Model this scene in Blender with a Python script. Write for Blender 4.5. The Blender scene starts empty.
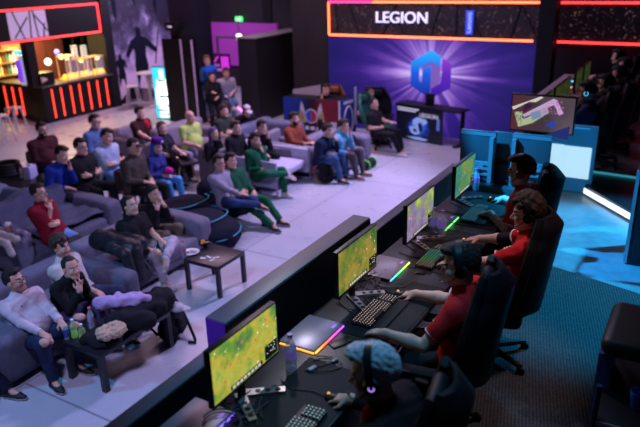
import bpy, bmesh, math, random
import numpy as np
from mathutils import Vector, Matrix
SC = bpy.context.scene
COL = SC.collection
random.seed(7)
# ------------------------------------------------------------------ camera
# arena axes: +y runs along the players' desk towards the big wall, +x from the audience to the players
FPX, PITCH, ROLL, HCAM, AZ = 645.2, .366, -.028, 3.973, .542
_fh = Vector((-math.sin(AZ), math.cos(AZ), 0)); _r0 = Vector((math.cos(AZ), math.sin(AZ), 0)); _z = Vector((0, 0, 1))
_fwd = _fh*math.cos(PITCH) - _z*math.sin(PITCH); _u0 = _fh*math.sin(PITCH) + _z*math.cos(PITCH)
_R = _r0*math.cos(ROLL) + _u0*math.sin(ROLL); _U = _u0*math.cos(ROLL) - _r0*math.sin(ROLL)
CAMPOS = Vector((0, 0, HCAM))
cam_d = bpy.data.cameras.new('camera'); cam = bpy.data.objects.new('camera', cam_d); COL.objects.link(cam)
m = Matrix((_R, _U, -_fwd)).transposed().to_4x4(); m.translation = CAMPOS
cam.matrix_world = m
cam_d.sensor_width = 36; cam_d.lens = 36*FPX/640; cam_d.clip_end = 200
cam_d.dof.use_dof = True; cam_d.dof.focus_distance = 5.0; cam_d.dof.aperture_fstop = 1.25
SC.camera = cam
# ------------------------------------------------------------------ world, lights, exposure
SC.view_settings.view_transform = 'Standard'; SC.view_settings.look = 'None'
SC.view_settings.exposure = 0.0; SC.view_settings.gamma = 1.0
try: SC.view_settings.use_curve_mapping = False
except Exception: pass
w = bpy.data.worlds.new('dark_hall'); SC.world = w; w.use_nodes = True
w.node_tree.nodes['Background'].inputs[0].default_value = (.35, .30, .75, 1)
w.node_tree.nodes['Background'].inputs[1].default_value = .012
def lamp(name, kind, loc, aim, col, power, size=1., size_y=None, angle=60, blend=.5):
    d = bpy.data.lights.new(name, kind); o = bpy.data.objects.new(name, d); COL.objects.link(o)
    d.color = col; d.energy = power; o.location = loc
    o.rotation_euler = (Vector(aim)-Vector(loc)).to_track_quat('-Z', 'Y').to_euler()
    if kind == 'AREA':
        d.size = size
        if size_y: d.shape = 'RECTANGLE'; d.size_y = size_y
    elif kind == 'SPOT':
        d.spot_size = math.radians(angle); d.spot_blend = blend; d.shadow_soft_size = size
    else: d.shadow_soft_size = size
    return o
# stage wash over the audience
lamp('audience_wash_lamp', 'SPOT', (-3.2, 12.5, 6.2), (-8.0, 7.4, 0), (.57, .48, 1), 2600, .4, angle=86, blend=.6)
lamp('aisle_wash_lamp', 'SPOT', (-3.6, 1.2, 6.4), (-6.0, 5.6, 0), (.56, .53, 1), 800, .3, angle=70, blend=.6)
lamp('hall_fill', 'AREA', (-9.5, 11.5, 6.0), (-9.5, 11.5, 0), (.95, .58, .76), 300, 4, 4)  # unseen soft fill added above the audience
lamp('front_hall_fill', 'AREA', (-5.2, 12.5, 6.0), (-5.2, 12.0, 0), (.68, .58, 1), 120, 3, 3)  # second unseen area fill, added over the front of the hall
lamp('cyan_floor_lamp', 'SPOT', (-7.5, 1.0, 5.5), (-5.2, 4.2, 0), (.10, .45, 1), 600, .12, angle=46, blend=.4)
# players' platform: cyan beams over the desk, on the screen backs and on the free floor
lamp('cyan_back_lamp', 'SPOT', (-4.0, 4.4, 5.2), (-1.05, 6.5, 1.80), (.02, .40, 1), 4200, .08, angle=16, blend=.3)
lamp('cyan_stage_lamp', 'SPOT', (1.0, 8.3, 5.6), (-.45, 6.7, 1.05), (.02, .50, 1), 2600, .12, angle=44, blend=.4)
lamp('cyan_desk_lamp', 'SPOT', (-.9, 3.0, 5.3), (-1.20, 2.65, 1.9), (.14, .55, 1), 190, .12, angle=46, blend=.5)
lamp('pale_desk_fill', 'SPOT', (-3.6, 5.2, 4.8), (-1.30, 3.5, 1.95), (.88, .84, 1), 170, .15, angle=44, blend=.6)  # unseen white spot added so the red shirts read as red
lamp('rose_back_lamp', 'SPOT', (.3, 4.6, 5.4), (-1.05, 4.3, 2.05), (1, .62, .66), 230, .15, angle=30, blend=.6)
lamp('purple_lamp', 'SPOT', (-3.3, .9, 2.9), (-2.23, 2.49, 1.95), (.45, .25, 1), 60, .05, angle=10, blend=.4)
lamp('backdrop_lamp', 'AREA', (-5.7, 12.9, 4.0), (-5.7, 14.7, 1.2), (.55, .40, 1), 14, 3, .4)
lamp('mural_lamp', 'AREA', (-13.6, 15.2, 4.2), (-15.6, 15.4, 1.4), (.85, .62, 1), 170, 2, .5)
# ------------------------------------------------------------------ pixel helpers
def ray(u, v): return _fwd + _R*((u-320)/FPX) - _U*((v-213.5)/FPX)
def P(u, v, z=0.):
    d = ray(u, v); return CAMPOS + d*((z-HCAM)/d.z)
def PY(u, v, y):
    d = ray(u, v); return CAMPOS + d*(y/d.y)
def PX(u, v, x):
    d = ray(u, v); return CAMPOS + d*(x/d.x)
# ------------------------------------------------------------------ materials
MATS = {}
def M(name, col=(.5, .5, .5), rough=.6, metal=0., emit=0., ecol=None, var=0., vs=8., bump=0., bs=60., trans=0., coat=0., alpha=1., spec=.5, sheen=0.):
    if name in MATS: return MATS[name]
    m = bpy.data.materials.new(name); m.use_nodes = True; nt = m.node_tree; b = nt.nodes['Principled BSDF']
    b.inputs['Base Color'].default_value = (*col, 1); b.inputs['Roughness'].default_value = rough
    b.inputs['Metallic'].default_value = metal; b.inputs['Specular IOR Level'].default_value = spec
    b.inputs['Coat Weight'].default_value = coat; b.inputs['Transmission Weight'].default_value = trans
    b.inputs['Sheen Weight'].default_value = sheen; b.inputs['Alpha'].default_value = alpha
    if emit:
        b.inputs['Emission Color'].default_value = (*(ecol or col), 1); b.inputs['Emission Strength'].default_value = emit
    if var or bump:
        tc = nt.nodes.new('ShaderNodeTexCoord')
    if var:
        n = nt.nodes.new('ShaderNodeTexNoise'); n.inputs['Scale'].default_value = vs; n.inputs['Detail'].default_value = 4
        nt.links.new(tc.outputs['Object'], n.inputs['Vector'])
        cr = nt.nodes.new('ShaderNodeValToRGB'); nt.links.new(n.outputs['Fac'], cr.inputs[0])
        lo = [max(0, c*(1-var)) for c in col]; hi = [min(1, c*(1+var)) for c in col]
        cr.color_ramp.elements[0].position = .3; cr.color_ramp.elements[1].position = .7
        cr.color_ramp.elements[0].color = (*lo, 1); cr.color_ramp.elements[1].color = (*hi, 1)
        nt.links.new(cr.outputs[0], b.inputs['Base Color'])
    if bump:
        n2 = nt.nodes.new('ShaderNodeTexNoise'); n2.inputs['Scale'].default_value = bs; n2.inputs['Detail'].default_value = 3
        nt.links.new(tc.outputs['Object'], n2.inputs['Vector'])
        bp = nt.nodes.new('ShaderNodeBump'); bp.inputs['Strength'].default_value = bump; bp.inputs['Distance'].default_value = .01
        nt.links.new(n2.outputs['Fac'], bp.inputs['Height']); nt.links.new(bp.outputs[0], b.inputs['Normal'])
    MATS[name] = m; return m
_cc = {}
def cloth(col, kind='cloth'):
    k = (tuple(round(c, 3) for c in col), kind)
    if k not in _cc:
        sp = {'cloth': .18, 'denim': .2, 'leather': .4, 'shoe': .4, 'hair': .3, 'skin': .4}[kind]; r = {'cloth': .85, 'leather': .42, 'denim': .8, 'shoe': .6, 'hair': .5, 'skin': .5}[kind]
        v = {'cloth': .12, 'leather': .15, 'denim': .35, 'shoe': .1, 'hair': .35, 'skin': .07}[kind]
        s = {'cloth': 14, 'leather': 9, 'denim': 7, 'shoe': 20, 'hair': 60, 'skin': 25}[kind]
        b = {'cloth': .35, 'leather': .25, 'denim': .3, 'shoe': .2, 'hair': .9, 'skin': .08}[kind]
        _cc[k] = M(f'{kind}_{len(_cc)}', col, r, var=v, vs=s, bump=b, bs=90 if kind != 'hair' else 130, spec=sp)
    return _cc[k]
def node_mat(name, fn, rough=.6):
    m = bpy.data.materials.new(name); m.use_nodes = True; nt = m.node_tree; b = nt.nodes['Principled BSDF']
    b.inputs['Roughness'].default_value = rough
    fn(nt, b); MATS[name] = m; return m
def mathn(nt, op, a, b=None, c=None):
    n = nt.nodes.new('ShaderNodeMath'); n.operation = op
    for i, x in enumerate((a, b, c)):
        if x is None: continue
        if isinstance(x, (int, float)): n.inputs[i].default_value = x
        else: nt.links.new(x, n.inputs[i])
    return n.outputs[0]
def ramp(nt, fac, stops):
    cr = nt.nodes.new('ShaderNodeValToRGB'); nt.links.new(fac, cr.inputs[0]); e = cr.color_ramp.elements
    while len(e) < len(stops): e.new(.5)
    for x, (p, c) in zip(e, stops): x.position = p; x.color = (*c, 1)
    return cr.outputs[0]
def noise(nt, vec, scale, detail=4, rough=.5):
    n = nt.nodes.new('ShaderNodeTexNoise'); n.inputs['Scale'].default_value = scale; n.inputs['Detail'].default_value = detail
    n.inputs['Roughness'].default_value = rough
    if vec is not None: nt.links.new(vec, n.inputs['Vector'])
    return n.outputs['Fac']
def coords(nt, kind='Object'):
    t = nt.nodes.new('ShaderNodeTexCoord'); s = nt.nodes.new('ShaderNodeSeparateXYZ'); nt.links.new(t.outputs[kind], s.inputs[0])
    return t.outputs[kind], s.outputs[0], s.outputs[1], s.outputs[2]
def mix(nt, f, a, b):
    n = nt.nodes.new('ShaderNodeMix'); n.data_type = 'RGBA'
    for i, x in ((0, f), (6, a), (7, b)):
        if isinstance(x, (int, float)): n.inputs[i].default_value = x
        elif isinstance(x, tuple): n.inputs[i].default_value = (*x, 1)
        else: nt.links.new(x, n.inputs[i])
    return n.outputs[2]
# ------------------------------------------------------------------ mesh builder
class MB:
    def __init__(s): s.v, s.f, s.m, s.s = [], [], [], []
    def add(s, vs, fs, mi=0, sm=False, T=None):
        o = len(s.v)
        s.v += [tuple(T @ Vector(v)) if T else tuple(v) for v in vs]
        for f in fs: s.f.append([i+o for i in f]); s.m.append(mi); s.s.append(sm)
        return s
    def bm(s, b, mi=0, sm=True, T=None):
        b.verts.index_update()
        s.add([v.co.copy() for v in b.verts], [[v.index for v in f.verts] for f in b.faces], mi, sm, T); b.free(); return s
    def box(s, c, d, mi=0, r=0., seg=2, T=None, sm=None):
        b = bmesh.new(); bmesh.ops.create_cube(b, size=1)
        for v in b.verts: v.co = Vector((v.co.x*d[0]+c[0], v.co.y*d[1]+c[1], v.co.z*d[2]+c[2]))
        if r: bmesh.ops.bevel(b, geom=b.edges[:], offset=min(r, min(d)*.49), segments=seg, affect='EDGES', profile=.5)
        return s.bm(b, mi, bool(r) if sm is None else sm, T)
    def b2(s, a, b, mi=0, r=0., seg=2, T=None):   # box between two corners
        return s.box([(a[i]+b[i])/2 for i in range(3)], [abs(b[i]-a[i]) for i in range(3)], mi, r, seg, T)
    def cyl(s, a, b, ra, rb=None, n=16, mi=0, T=None, cap=True):
        a, b = Vector(a), Vector(b); rb = ra if rb is None else rb; d = (b-a).normalized()
        x = d.orthogonal().normalized(); y = d.cross(x)
        vs = []
        for p, r in ((a, ra), (b, rb)):
            vs += [p + x*r*math.cos(2*math.pi*i/n) + y*r*math.sin(2*math.pi*i/n) for i in range(n)]
        s.add(vs, [[i, (i+1) % n, n+(i+1) % n, n+i] for i in range(n)], mi, True, T)
        if cap: s.add(vs[:n], [list(range(n))[::-1]], mi, False, T); s.add(vs[n:], [list(range(n))], mi, False, T)
        return s
    def lathe(s, prof, c=(0, 0, 0), n=20, mi=0, T=None):
        vs, fs = [], []
        for r, z in prof: vs += [(c[0]+r*math.cos(2*math.pi*i/n), c[1]+r*math.sin(2*math.pi*i/n), c[2]+z) for i in range(n)]
        for k in range(len(prof)-1):
            fs += [[k*n+i, k*n+(i+1) % n, (k+1)*n+(i+1) % n, (k+1)*n+i] for i in range(n)]
        return s.add(vs, fs, mi, True, T)
    def tube(s, pts, r, n=8, mi=0, T=None, closed=False):
        pts = [Vector(p) for p in pts]; vs, fs = [], []; k = len(pts); up = None
        for i, p in enumerate(pts):
            if closed: t = pts[(i+1) % k]-pts[i-1]
            else: t = pts[min(i+1, k-1)]-pts[max(i-1, 0)]
            t = t.normalized() if t.length > 1e-9 else Vector((0, 0, 1))
            up = t.orthogonal().normalized() if up is None else (up - t*up.dot(t)).normalized()
            w = t.cross(up); rr = r[i] if isinstance(r, (list, tuple)) else r
            vs += [p + (up*math.cos(2*math.pi*j/n) + w*math.sin(2*math.pi*j/n))*rr for j in range(n)]
        for i in range(k if closed else k-1):
            a, b = i*n, ((i+1) % k)*n
            fs += [[a+j, a+(j+1) % n, b+(j+1) % n, b+j] for j in range(n)]
        if not closed: fs += [list(range(n))[::-1], [(k-1)*n+j for j in range(n)]]
        return s.add(vs, fs, mi, True, T)
    def sph(s, c, r, mi=0, nu=16, nv=10, T=None):
        r = (r, r, r) if isinstance(r, (int, float)) else r
        vs = [(c[0], c[1], c[2]+r[2])]; fs = []
        for j in range(1, nv):
            a = math.pi*j/nv
            vs += [(c[0]+r[0]*math.sin(a)*math.cos(2*math.pi*i/nu), c[1]+r[1]*math.sin(a)*math.sin(2*math.pi*i/nu), c[2]+r[2]*math.cos(a)) for i in range(nu)]
        vs.append((c[0], c[1], c[2]-r[2])); L = len(vs)-1
        fs += [[0, 1+i, 1+(i+1) % nu] for i in range(nu)]
        for j in range(nv-2): fs += [[1+j*nu+i, 1+(j+1)*nu+i, 1+(j+1)*nu+(i+1) % nu, 1+j*nu+(i+1) % nu] for i in range(nu)]
        fs += [[L, 1+(nv-2)*nu+(i+1) % nu, 1+(nv-2)*nu+i] for i in range(nu)]
        return s.add(vs, fs, mi, True, T)
    def prism(s, poly, z0, z1, mi=0, T=None):     # polygon in local xy, extruded in z
        n = len(poly); vs = [(x, y, z0) for x, y in poly]+[(x, y, z1) for x, y in poly]
        return s.add(vs, [list(range(n))[::-1], list(range(n, 2*n))]+[[i, (i+1) % n, n+(i+1) % n, n+i] for i in range(n)], mi, False, T)
    def grid(s, fn, nu, nv, mi=0, thick=0.):      # fn(i/nu, j/nv) -> point
        vs = [fn(i/nu, j/nv) for i in range(nu+1) for j in range(nv+1)]; w = nv+1
        fs = [[i*w+j, (i+1)*w+j, (i+1)*w+j+1, i*w+j+1] for i in range(nu) for j in range(nv)]
        if thick:
            n = len(vs); lo = [(x, y, z-thick) for x, y, z in vs]; fs2 = [[i+n for i in f[::-1]] for f in fs]
            rim = [i*w for i in range(nu+1)]+[nu*w+j for j in range(1, nv+1)]+[i*w+nv for i in range(nu-1, -1, -1)]+[j for j in range(nv-1, 0, -1)]
            fs = fs+fs2+[[rim[k], rim[k]+n, rim[(k+1) % len(rim)]+n, rim[(k+1) % len(rim)]] for k in range(len(rim))]
            vs = vs+lo
        return s.add(vs, fs, mi, True)
    def build(s, name, mats, parent=None, loc=None, rz=0.):
        me = bpy.data.meshes.new(name); me.from_pydata(s.v, [], s.f)
        for m in (mats if isinstance(mats, (list, tuple)) else [mats]): me.materials.append(m)
        me.polygons.foreach_set('material_index', s.m); me.polygons.foreach_set('use_smooth', s.s); me.update()
        o = bpy.data.objects.new(name, me); COL.objects.link(o)
        if parent: o.parent = parent
        if loc: o.location = loc
        if rz: o.rotation_euler.z = rz
        try: me.set_sharp_from_angle(angle=math.radians(42))
        except Exception: pass
        return o
def tag(o, label, cat, group=None):
    o['label'] = label; o['category'] = cat
    if group: o['group'] = group
    return o
def thing(name, label, cat, loc=(0, 0, 0), rz=0., group=None):
    o = bpy.data.objects.new(name, None); o.empty_display_size = .1; COL.objects.link(o)
    o.location = loc; o.rotation_euler.z = rz
    return tag(o, label, cat, group)
def struct(o): o['kind'] = 'structure'; return o
def dup(root, loc, rz=None, label=None, group=None):
    def cp(o, par):
        c = o.copy(); COL.objects.link(c)
        if par: c.parent = par
        for ch in [x for x in o.children]: cp(ch, c)
        return c
    r = cp(root, None); r.location = loc
    if rz is not None: r.rotation_euler.z = rz
    if label: r['label'] = label
    if group: r['group'] = group
    return r
def text_mesh(s, size, ext=.002, spacing=1.):
    c = bpy.data.curves.new('t', 'FONT'); c.body = s; c.size = size; c.extrude = ext; c.align_x = 'CENTER'; c.align_y = 'CENTER'; c.space_character = spacing
    o = bpy.data.objects.new('t', c); COL.objects.link(o); bpy.context.view_layer.update()
    me = bpy.data.meshes.new_from_object(o.evaluated_get(bpy.context.evaluated_depsgraph_get()))
    COL.objects.unlink(o); bpy.data.objects.remove(o); return me
def text_obj(name, s, size, mat, parent, mtx, ext=.002, bold=0., spacing=1., sx=1.):
    me = text_mesh(s, size, ext, spacing); me.materials.clear(); me.materials.append(mat)
    o = bpy.data.objects.new(name, me); COL.objects.link(o); o.parent = parent
    o.matrix_local = mtx @ Matrix.Diagonal((sx, 1, 1, 1)); return o
# ------------------------------------------------------------------ signed-distance bodies
class Field:
    def __init__(s, lo, hi, h):
        s.lo = np.array(lo, np.float32); s.h = h
        s.n = np.ceil((np.array(hi)-s.lo)/h).astype(int)+1
        s.F = np.full(s.n, .08, np.float32)
        s.ax = [s.lo[i]+h*np.arange(s.n[i], dtype=np.float32) for i in range(3)]
    def sl(s, lo, hi):
        a = np.clip(np.floor((np.array(lo)-s.lo)/s.h).astype(int), 0, s.n); b = np.clip(np.ceil((np.array(hi)-s.lo)/s.h).astype(int)+1, 0, s.n)
        S = tuple(slice(int(i), int(j)) for i, j in zip(a, b))
        if any(x.stop <= x.start for x in S): return None, None
        X = s.ax[0][S[0]][:, None, None], s.ax[1][S[1]][None, :, None], s.ax[2][S[2]][None, None, :]
        return S, X
    def put(s, S, d, k, sub=False):
        f = s.F[S]
        if sub:
            d = -d; h = np.maximum(k-np.abs(f-d), 0)/k; s.F[S] = np.maximum(f, d)+h*h*k*.25
        else:
            h = np.maximum(k-np.abs(f-d), 0)/k; s.F[S] = np.minimum(f, d)-h*h*k*.25
    def cap(s, a, b, ra, rb=None, k=.02, clip=None, sub=False):
        rb = ra if rb is None else rb; a = np.array(a, np.float32); b = np.array(b, np.float32); m = max(ra, rb)+k+2*s.h
        S, X = s.sl(np.minimum(a, b)-m, np.maximum(a, b)+m)
        if S is None: return
        ab = b-a; L = max(float(ab@ab), 1e-9)
        px, py, pz = X[0]-a[0], X[1]-a[1], X[2]-a[2]
        t = np.clip((px*ab[0]+py*ab[1]+pz*ab[2])/L, 0, 1)
        d = np.sqrt((px-t*ab[0])**2+(py-t*ab[1])**2+(pz-t*ab[2])**2)-(ra+(rb-ra)*t)
        if clip is not None:
            c, nr = clip; d = np.maximum(d, (X[0]-c[0])*nr[0]+(X[1]-c[1])*nr[1]+(X[2]-c[2])*nr[2])
        s.put(S, d, k, sub)
    def ell(s, c, r, R=None, k=.02, sub=False, clip=None):
        c = np.array(c, np.float32); m = max(r)+k+2*s.h; S, X = s.sl(c-m, c+m)
        if S is None: return
        p = [X[0]-c[0], X[1]-c[1], X[2]-c[2]]
        if R is not None: q = [p[0]*R[0][i]+p[1]*R[1][i]+p[2]*R[2][i] for i in range(3)]
        else: q = p
        k0 = np.sqrt((q[0]/r[0])**2+(q[1]/r[1])**2+(q[2]/r[2])**2); k1 = np.sqrt((q[0]/r[0]**2)**2+(q[1]/r[1]**2)**2+(q[2]/r[2]**2)**2)+1e-9
        d = k0*(k0-1)/k1
        if clip is not None: d = np.maximum(d, clip(*q))
        s.put(S, d, k, sub)
    def wrinkle(s, amp, f, ph=0.):
        X, Y, Z = s.ax[0][:, None, None], s.ax[1][None, :, None], s.ax[2][None, None, :]
        s.F += amp*np.sin(f*X+3*np.sin(f*.4*Z+ph)+ph)*np.sin(f*.9*Z+2*np.sin(f*.5*Y))*np.sin(f*.7*Y+1.3+ph)
    def mesh(s):
        F = s.F.copy(); F[0] = F[-1] = .05; F[:, 0] = F[:, -1] = .05; F[:, :, 0] = F[:, :, -1] = .05
        n = F.shape; sg = F < 0
        cnt = np.zeros([x-1 for x in n], np.int8)
        offs = [(i, j, k) for i in (0, 1) for j in (0, 1) for k in (0, 1)]
        for o in offs: cnt += sg[o[0]:n[0]-1+o[0], o[1]:n[1]-1+o[1], o[2]:n[2]-1+o[2]]
        act = (cnt > 0) & (cnt < 8); I = np.argwhere(act)
        idx = np.full(act.shape, -1, np.int32); idx[act] = np.arange(len(I))
        val = {o: F[I[:, 0]+o[0], I[:, 1]+o[1], I[:, 2]+o[2]] for o in offs}
        acc = np.zeros((len(I), 3)); num = np.zeros(len(I))
        for o in offs:
            for a in range(3):
                if o[a]: continue
                q = list(o); q[a] = 1; q = tuple(q); fa, fb = val[o], val[q]; mk = (fa < 0) != (fb < 0)
                t = np.where(mk, fa/np.where(mk, fa-fb, 1), 0); pt = np.array(o, float)[None]+np.eye(3)[a][None]*t[:, None]
                acc += pt*mk[:, None]; num += mk
        V = s.lo+s.h*(I+acc/np.maximum(num, 1)[:, None])
        Q = []
        for a in range(3):
            b, c = (a+1) % 3, (a+2) % 3
            A = [slice(None)]*3; B = [slice(None)]*3; A[a] = slice(0, n[a]-1); B[a] = slice(1, n[a])
            sa, sb = sg[tuple(A)], sg[tuple(B)]; E = np.argwhere(sa != sb)
            E = E[(E[:, b] > 0) & (E[:, c] > 0) & (E[:, b] < n[b]-1) & (E[:, c] < n[c]-1)]
            ins = sa[E[:, 0], E[:, 1], E[:, 2]]
            def cell(db, dc):
                e = E.copy(); e[:, b] -= db; e[:, c] -= dc; return idx[e[:, 0], e[:, 1], e[:, 2]]
            q = np.stack([cell(1, 1), cell(0, 1), cell(0, 0), cell(1, 0)], 1)
            q[~ins] = q[~ins][:, ::-1]; Q.append(q)
        return V, np.concatenate(Q)
def np_obj(name, V, Q, mats, parent=None, mi=None, tri=None):
    me = bpy.data.meshes.new(name); nv, nq = len(V), len(Q)
    me.vertices.add(nv); me.vertices.foreach_set('co', np.asarray(V, np.float32).ravel())
    me.loops.add(nq*4); me.loops.foreach_set('vertex_index', np.asarray(Q, np.int32).ravel())
    me.polygons.add(nq); me.polygons.foreach_set('loop_start', np.arange(0, nq*4, 4, dtype=np.int32))
    try: me.polygons.foreach_set('loop_total', np.full(nq, 4, np.int32))
    except Exception: pass
    for m in (mats if isinstance(mats, (list, tuple)) else [mats]): me.materials.append(m)
    if mi is not None: me.polygons.foreach_set('material_index', np.asarray(mi, np.int32))
    me.polygons.foreach_set('use_smooth', np.ones(nq, bool)); me.update(); me.validate()
    o = bpy.data.objects.new(name, me); COL.objects.link(o)
    if parent: o.parent = parent
    return o
def soft(name, prims, h, mats, parent=None, wr=None, k=.03):
    """a soft thing (bag, garment, beanbag) grown from capsules and ellipsoids: prims = ('c',a,b,ra,rb) / ('e',c,r)"""
    pts = []
    for p in prims:
        if p[0] == 'c': R = max(p[3], p[4]); pts += [np.array(p[1])-R, np.array(p[1])+R, np.array(p[2])-R, np.array(p[2])+R]
        else: pts += [np.array(p[1])-max(p[2]), np.array(p[1])+max(p[2])]
    pts = np.array(pts); F = Field(pts.min(0)-.03, pts.max(0)+.03, h)
    for p in prims:
        if p[0] == 'c': F.cap(p[1], p[2], p[3], p[4], k)
        else: F.ell(p[1], p[2], None, k)
    if wr: F.wrinkle(*wr)
    V, Q = F.mesh(); return np_obj(name, V, Q, mats, parent)
# ------------------------------------------------------------------ people
def V3(*a): return np.array(a, float)
def nrm(v): return v/(np.linalg.norm(v)+1e-9)
def ik(a, t, l1, l2, pole):
    d = t-a; L = np.linalg.norm(d)
    if L > (l1+l2)*.995: t = a+d/L*(l1+l2)*.995; d = t-a; L = np.linalg.norm(d)
    if L < .12: L = .12
    u = d/np.linalg.norm(d); c = (l1*l1+L*L-l2*l2)/(2*L); h = math.sqrt(max(l1*l1-c*c, 0))
    p = pole-u*(pole@u); p = nrm(p); return a+u*c+p*h, t
def rotm(yaw, pitch, tilt):
    M_ = Matrix.Rotation(-math.radians(yaw), 3, 'Z') @ Matrix.Rotation(math.radians(pitch), 3, 'X') @ Matrix.Rotation(math.radians(tilt), 3, 'Y')
    return np.array(M_)
PEOPLE = []
SKIN = (.70, .41, .30); DARKH = (.018, .013, .012); BROWNH = (.06, .035, .022)
def person(label, u, v, hd=90, base=0., ph=.42, lean=0, slump=12, side=0, hy=0, hp=0, ht=0, LH='lap', RH='lap',
           LF=(-.13, .50, .085, -8), RF=(.13, .50, .085, 8), LP=(-.15, .4, 1), RP=(.15, .4, 1), sc=1., wide=1.10, belly=0.,
           shirt=(.02, .02, .025), sleeve='long', pants=(.03, .04, .07), plen=1., pkind='denim', shoe=(.02, .02, .02), hair='short', hcol=DARKH, skin=SKIN,
           beard=0, glasses=None, hood=0, collar=0, res=.009, at=None, woman=0, extra=None, cap=None, group=None, elbow=None, stand=0, sock=None):
    U = V3(math.sin(math.radians(side))*math.cos(math.radians(lean)), math.sin(math.radians(lean)), math.cos(math.radians(lean))*math.cos(math.radians(side)))
    l2 = lean+slump; U2 = nrm(V3(math.sin(math.radians(side)), math.sin(math.radians(l2)), math.cos(math.radians(l2))))
    X = nrm(np.cross(V3(0, 1, 0), U)) if 0 else V3(1, 0, 0)
    Fw = nrm(np.cross(U2, X)); Fw = Fw if Fw[1] > 0 else -Fw
    Pl = V3(0, 0, ph); mid = Pl+U*.25; NB = mid+U2*.25
    l3 = (l2*.5)+max(0, lean)*.1
    HN = nrm(V3(math.sin(math.radians(side))*.6, math.sin(math.radians(l3))+.12, math.cos(math.radians(l3))))
    HC = NB+HN*.165+V3(0, .012, 0); HR = rotm(hy, hp, ht)
    sw = .175*wide if not woman else .155*wide
    sh = {-1: mid+U2*.185-X*sw, 1: mid+U2*.185+X*sw}; CH = mid+U2*.08
    hip = {-1: Pl-X*.095, 1: Pl+X*.095}
    def hand(s, spec):
        if isinstance(spec, (tuple, list)):
            Wp = V3(*spec[:3]); dr = V3(*spec[3:6]) if len(spec) > 5 else V3(0, 1, -.1); pm = V3(*spec[6:9]) if len(spec) > 8 else V3(0, 0, -1); return Wp, nrm(dr), pm, spec[9] if len(spec) > 9 else .35
        H = lambda x, y, z: HC+HR @ V3(s*x, y, z)
        return {'lap': (V3(s*.075, .27+U[1]*.1, ph+.13), nrm(V3(-s*.6, .75, -.15)), V3(0, 0, -1), .5),
                'thigh': (V3(s*.14, .29, ph+.14), nrm(V3(-s*.1, 1, -.05)), V3(0, 0, -1), .3),
                'knee': (V3(s*.15, .38, ph+.15), nrm(V3(-s*.15, 1, -.35)), V3(0, 0, -1), .35),
                'chin': (H(.03, .135, -.235), nrm(HR @ V3(-s*.25, -.1, 1)), HR @ V3(-s*.2, -1, 0), 1.0),
                'mouth': (H(.075, .145, -.175), nrm(HR @ V3(-s*.5, -.2, .85)), HR @ V3(-s*.5, -1, .0), .75),
                'cheek': (H(.095, .085, -.20), nrm(HR @ V3(-s*.1, -.1, 1)), HR @ V3(-s*1, -.4, 0), .35),
                'head': (H(.15, -.02, -.02), nrm(HR @ V3(-s*.3, -.3, 1)), HR @ V3(-s, 0, 0), .35),
                'cross': (CH+U*-.10+V3(-s*.07, .225, 0), nrm(V3(-s*1, -.05, .25)), V3(0, -1, -.2), .35),
                'belly': (Pl+U*.14+V3(s*.09, .17+belly*.5, .02), nrm(V3(-s*1, .2, -.1)), V3(0, -1, -.2), .4),
                'side': (V3(s*.25, .02, ph-.16), nrm(V3(0, .15, -1)), V3(-s, 0, 0), .4),
                'seat': (V3(s*.30, .10, ph+.02), nrm(V3(s*.1, 1, -.2)), V3(0, 0, -1), .2)}[spec]
    arms = {}
    for s, spec in ((-1, LH), (1, RH)):
        Wt, dr, pm, cu = hand(s, spec); pole = V3(s*.5, -.35, -1) if not elbow or elbow.get(s) is None else V3(*elbow[s])
        el, Wt = ik(sh[s], Wt, .275, .25, pole); arms[s] = (el, Wt, dr, pm, cu)
    legs = {}
    for s, ft, pole in ((-1, LF, LP), (1, RF, RP)):
        kn, an = ik(hip[s], V3(*ft[:3]), .43, .42, V3(*pole))
        yaw = math.radians(ft[3]); pit = math.radians(ft[4] if len(ft) > 4 else 0)
        legs[s] = (kn, an, V3(math.sin(yaw)*math.cos(pit), math.cos(yaw)*math.cos(pit), math.sin(pit)))
    # place: the head centre projects on (u, v)
    hcz = base+HC[2]*sc; hr = math.radians(hd); c_, s_ = math.cos(-hr), math.sin(-hr)
    off = V3(HC[0]*c_-HC[1]*s_, HC[0]*s_+HC[1]*c_, 0)*sc
    if at: loc = (at[0], at[1], base)
    else: q = P(u, v, hcz); loc = (q.x-off[0], q.y-off[1], base)
    root = thing('person', label, 'person', loc, -hr, group); root.scale = (sc,)*3
    # ---- body field
    pts = [Pl, NB, HC] + [x for s in (-1, 1) for x in (sh[s], hip[s], arms[s][0], arms[s][1], legs[s][0], legs[s][1])]
    lo = np.min(pts, 0)-.25; hi = np.max(pts, 0)+.25
    F = Field(lo, hi, res)
    w_ = wide*(1 if not woman else .92)
    def torso(F, e, k=.04):
        F.cap(hip[-1]+U*.02, hip[1]+U*.02, (.105+.02*woman)*w_+e, None, k)
        for s in (-1, 1): F.cap(Pl+U*.06+X*s*.055*w_, CH+U2*.02+X*s*.075*w_, .092*w_+e, (.105-.01*woman)*w_+e, k)
        F.cap(sh[-1]+X*.03-U2*.005, sh[1]-X*.03-U2*.005, .062+e, None, .05)
        F.cap(CH+U2*.08, NB, .085+e, .058+e, .04)
        if belly: F.ell(Pl+U*.15+Fw*(.05+belly*.4), (.15*w_+e, .11+belly*.6+e, .15+e), None, .05)
        if woman:
            for s in (-1, 1): F.ell(CH+X*s*.07+Fw*.085, (.06+e, .055+e, .06+e), None, .03)
    torso(F, 0)
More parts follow.
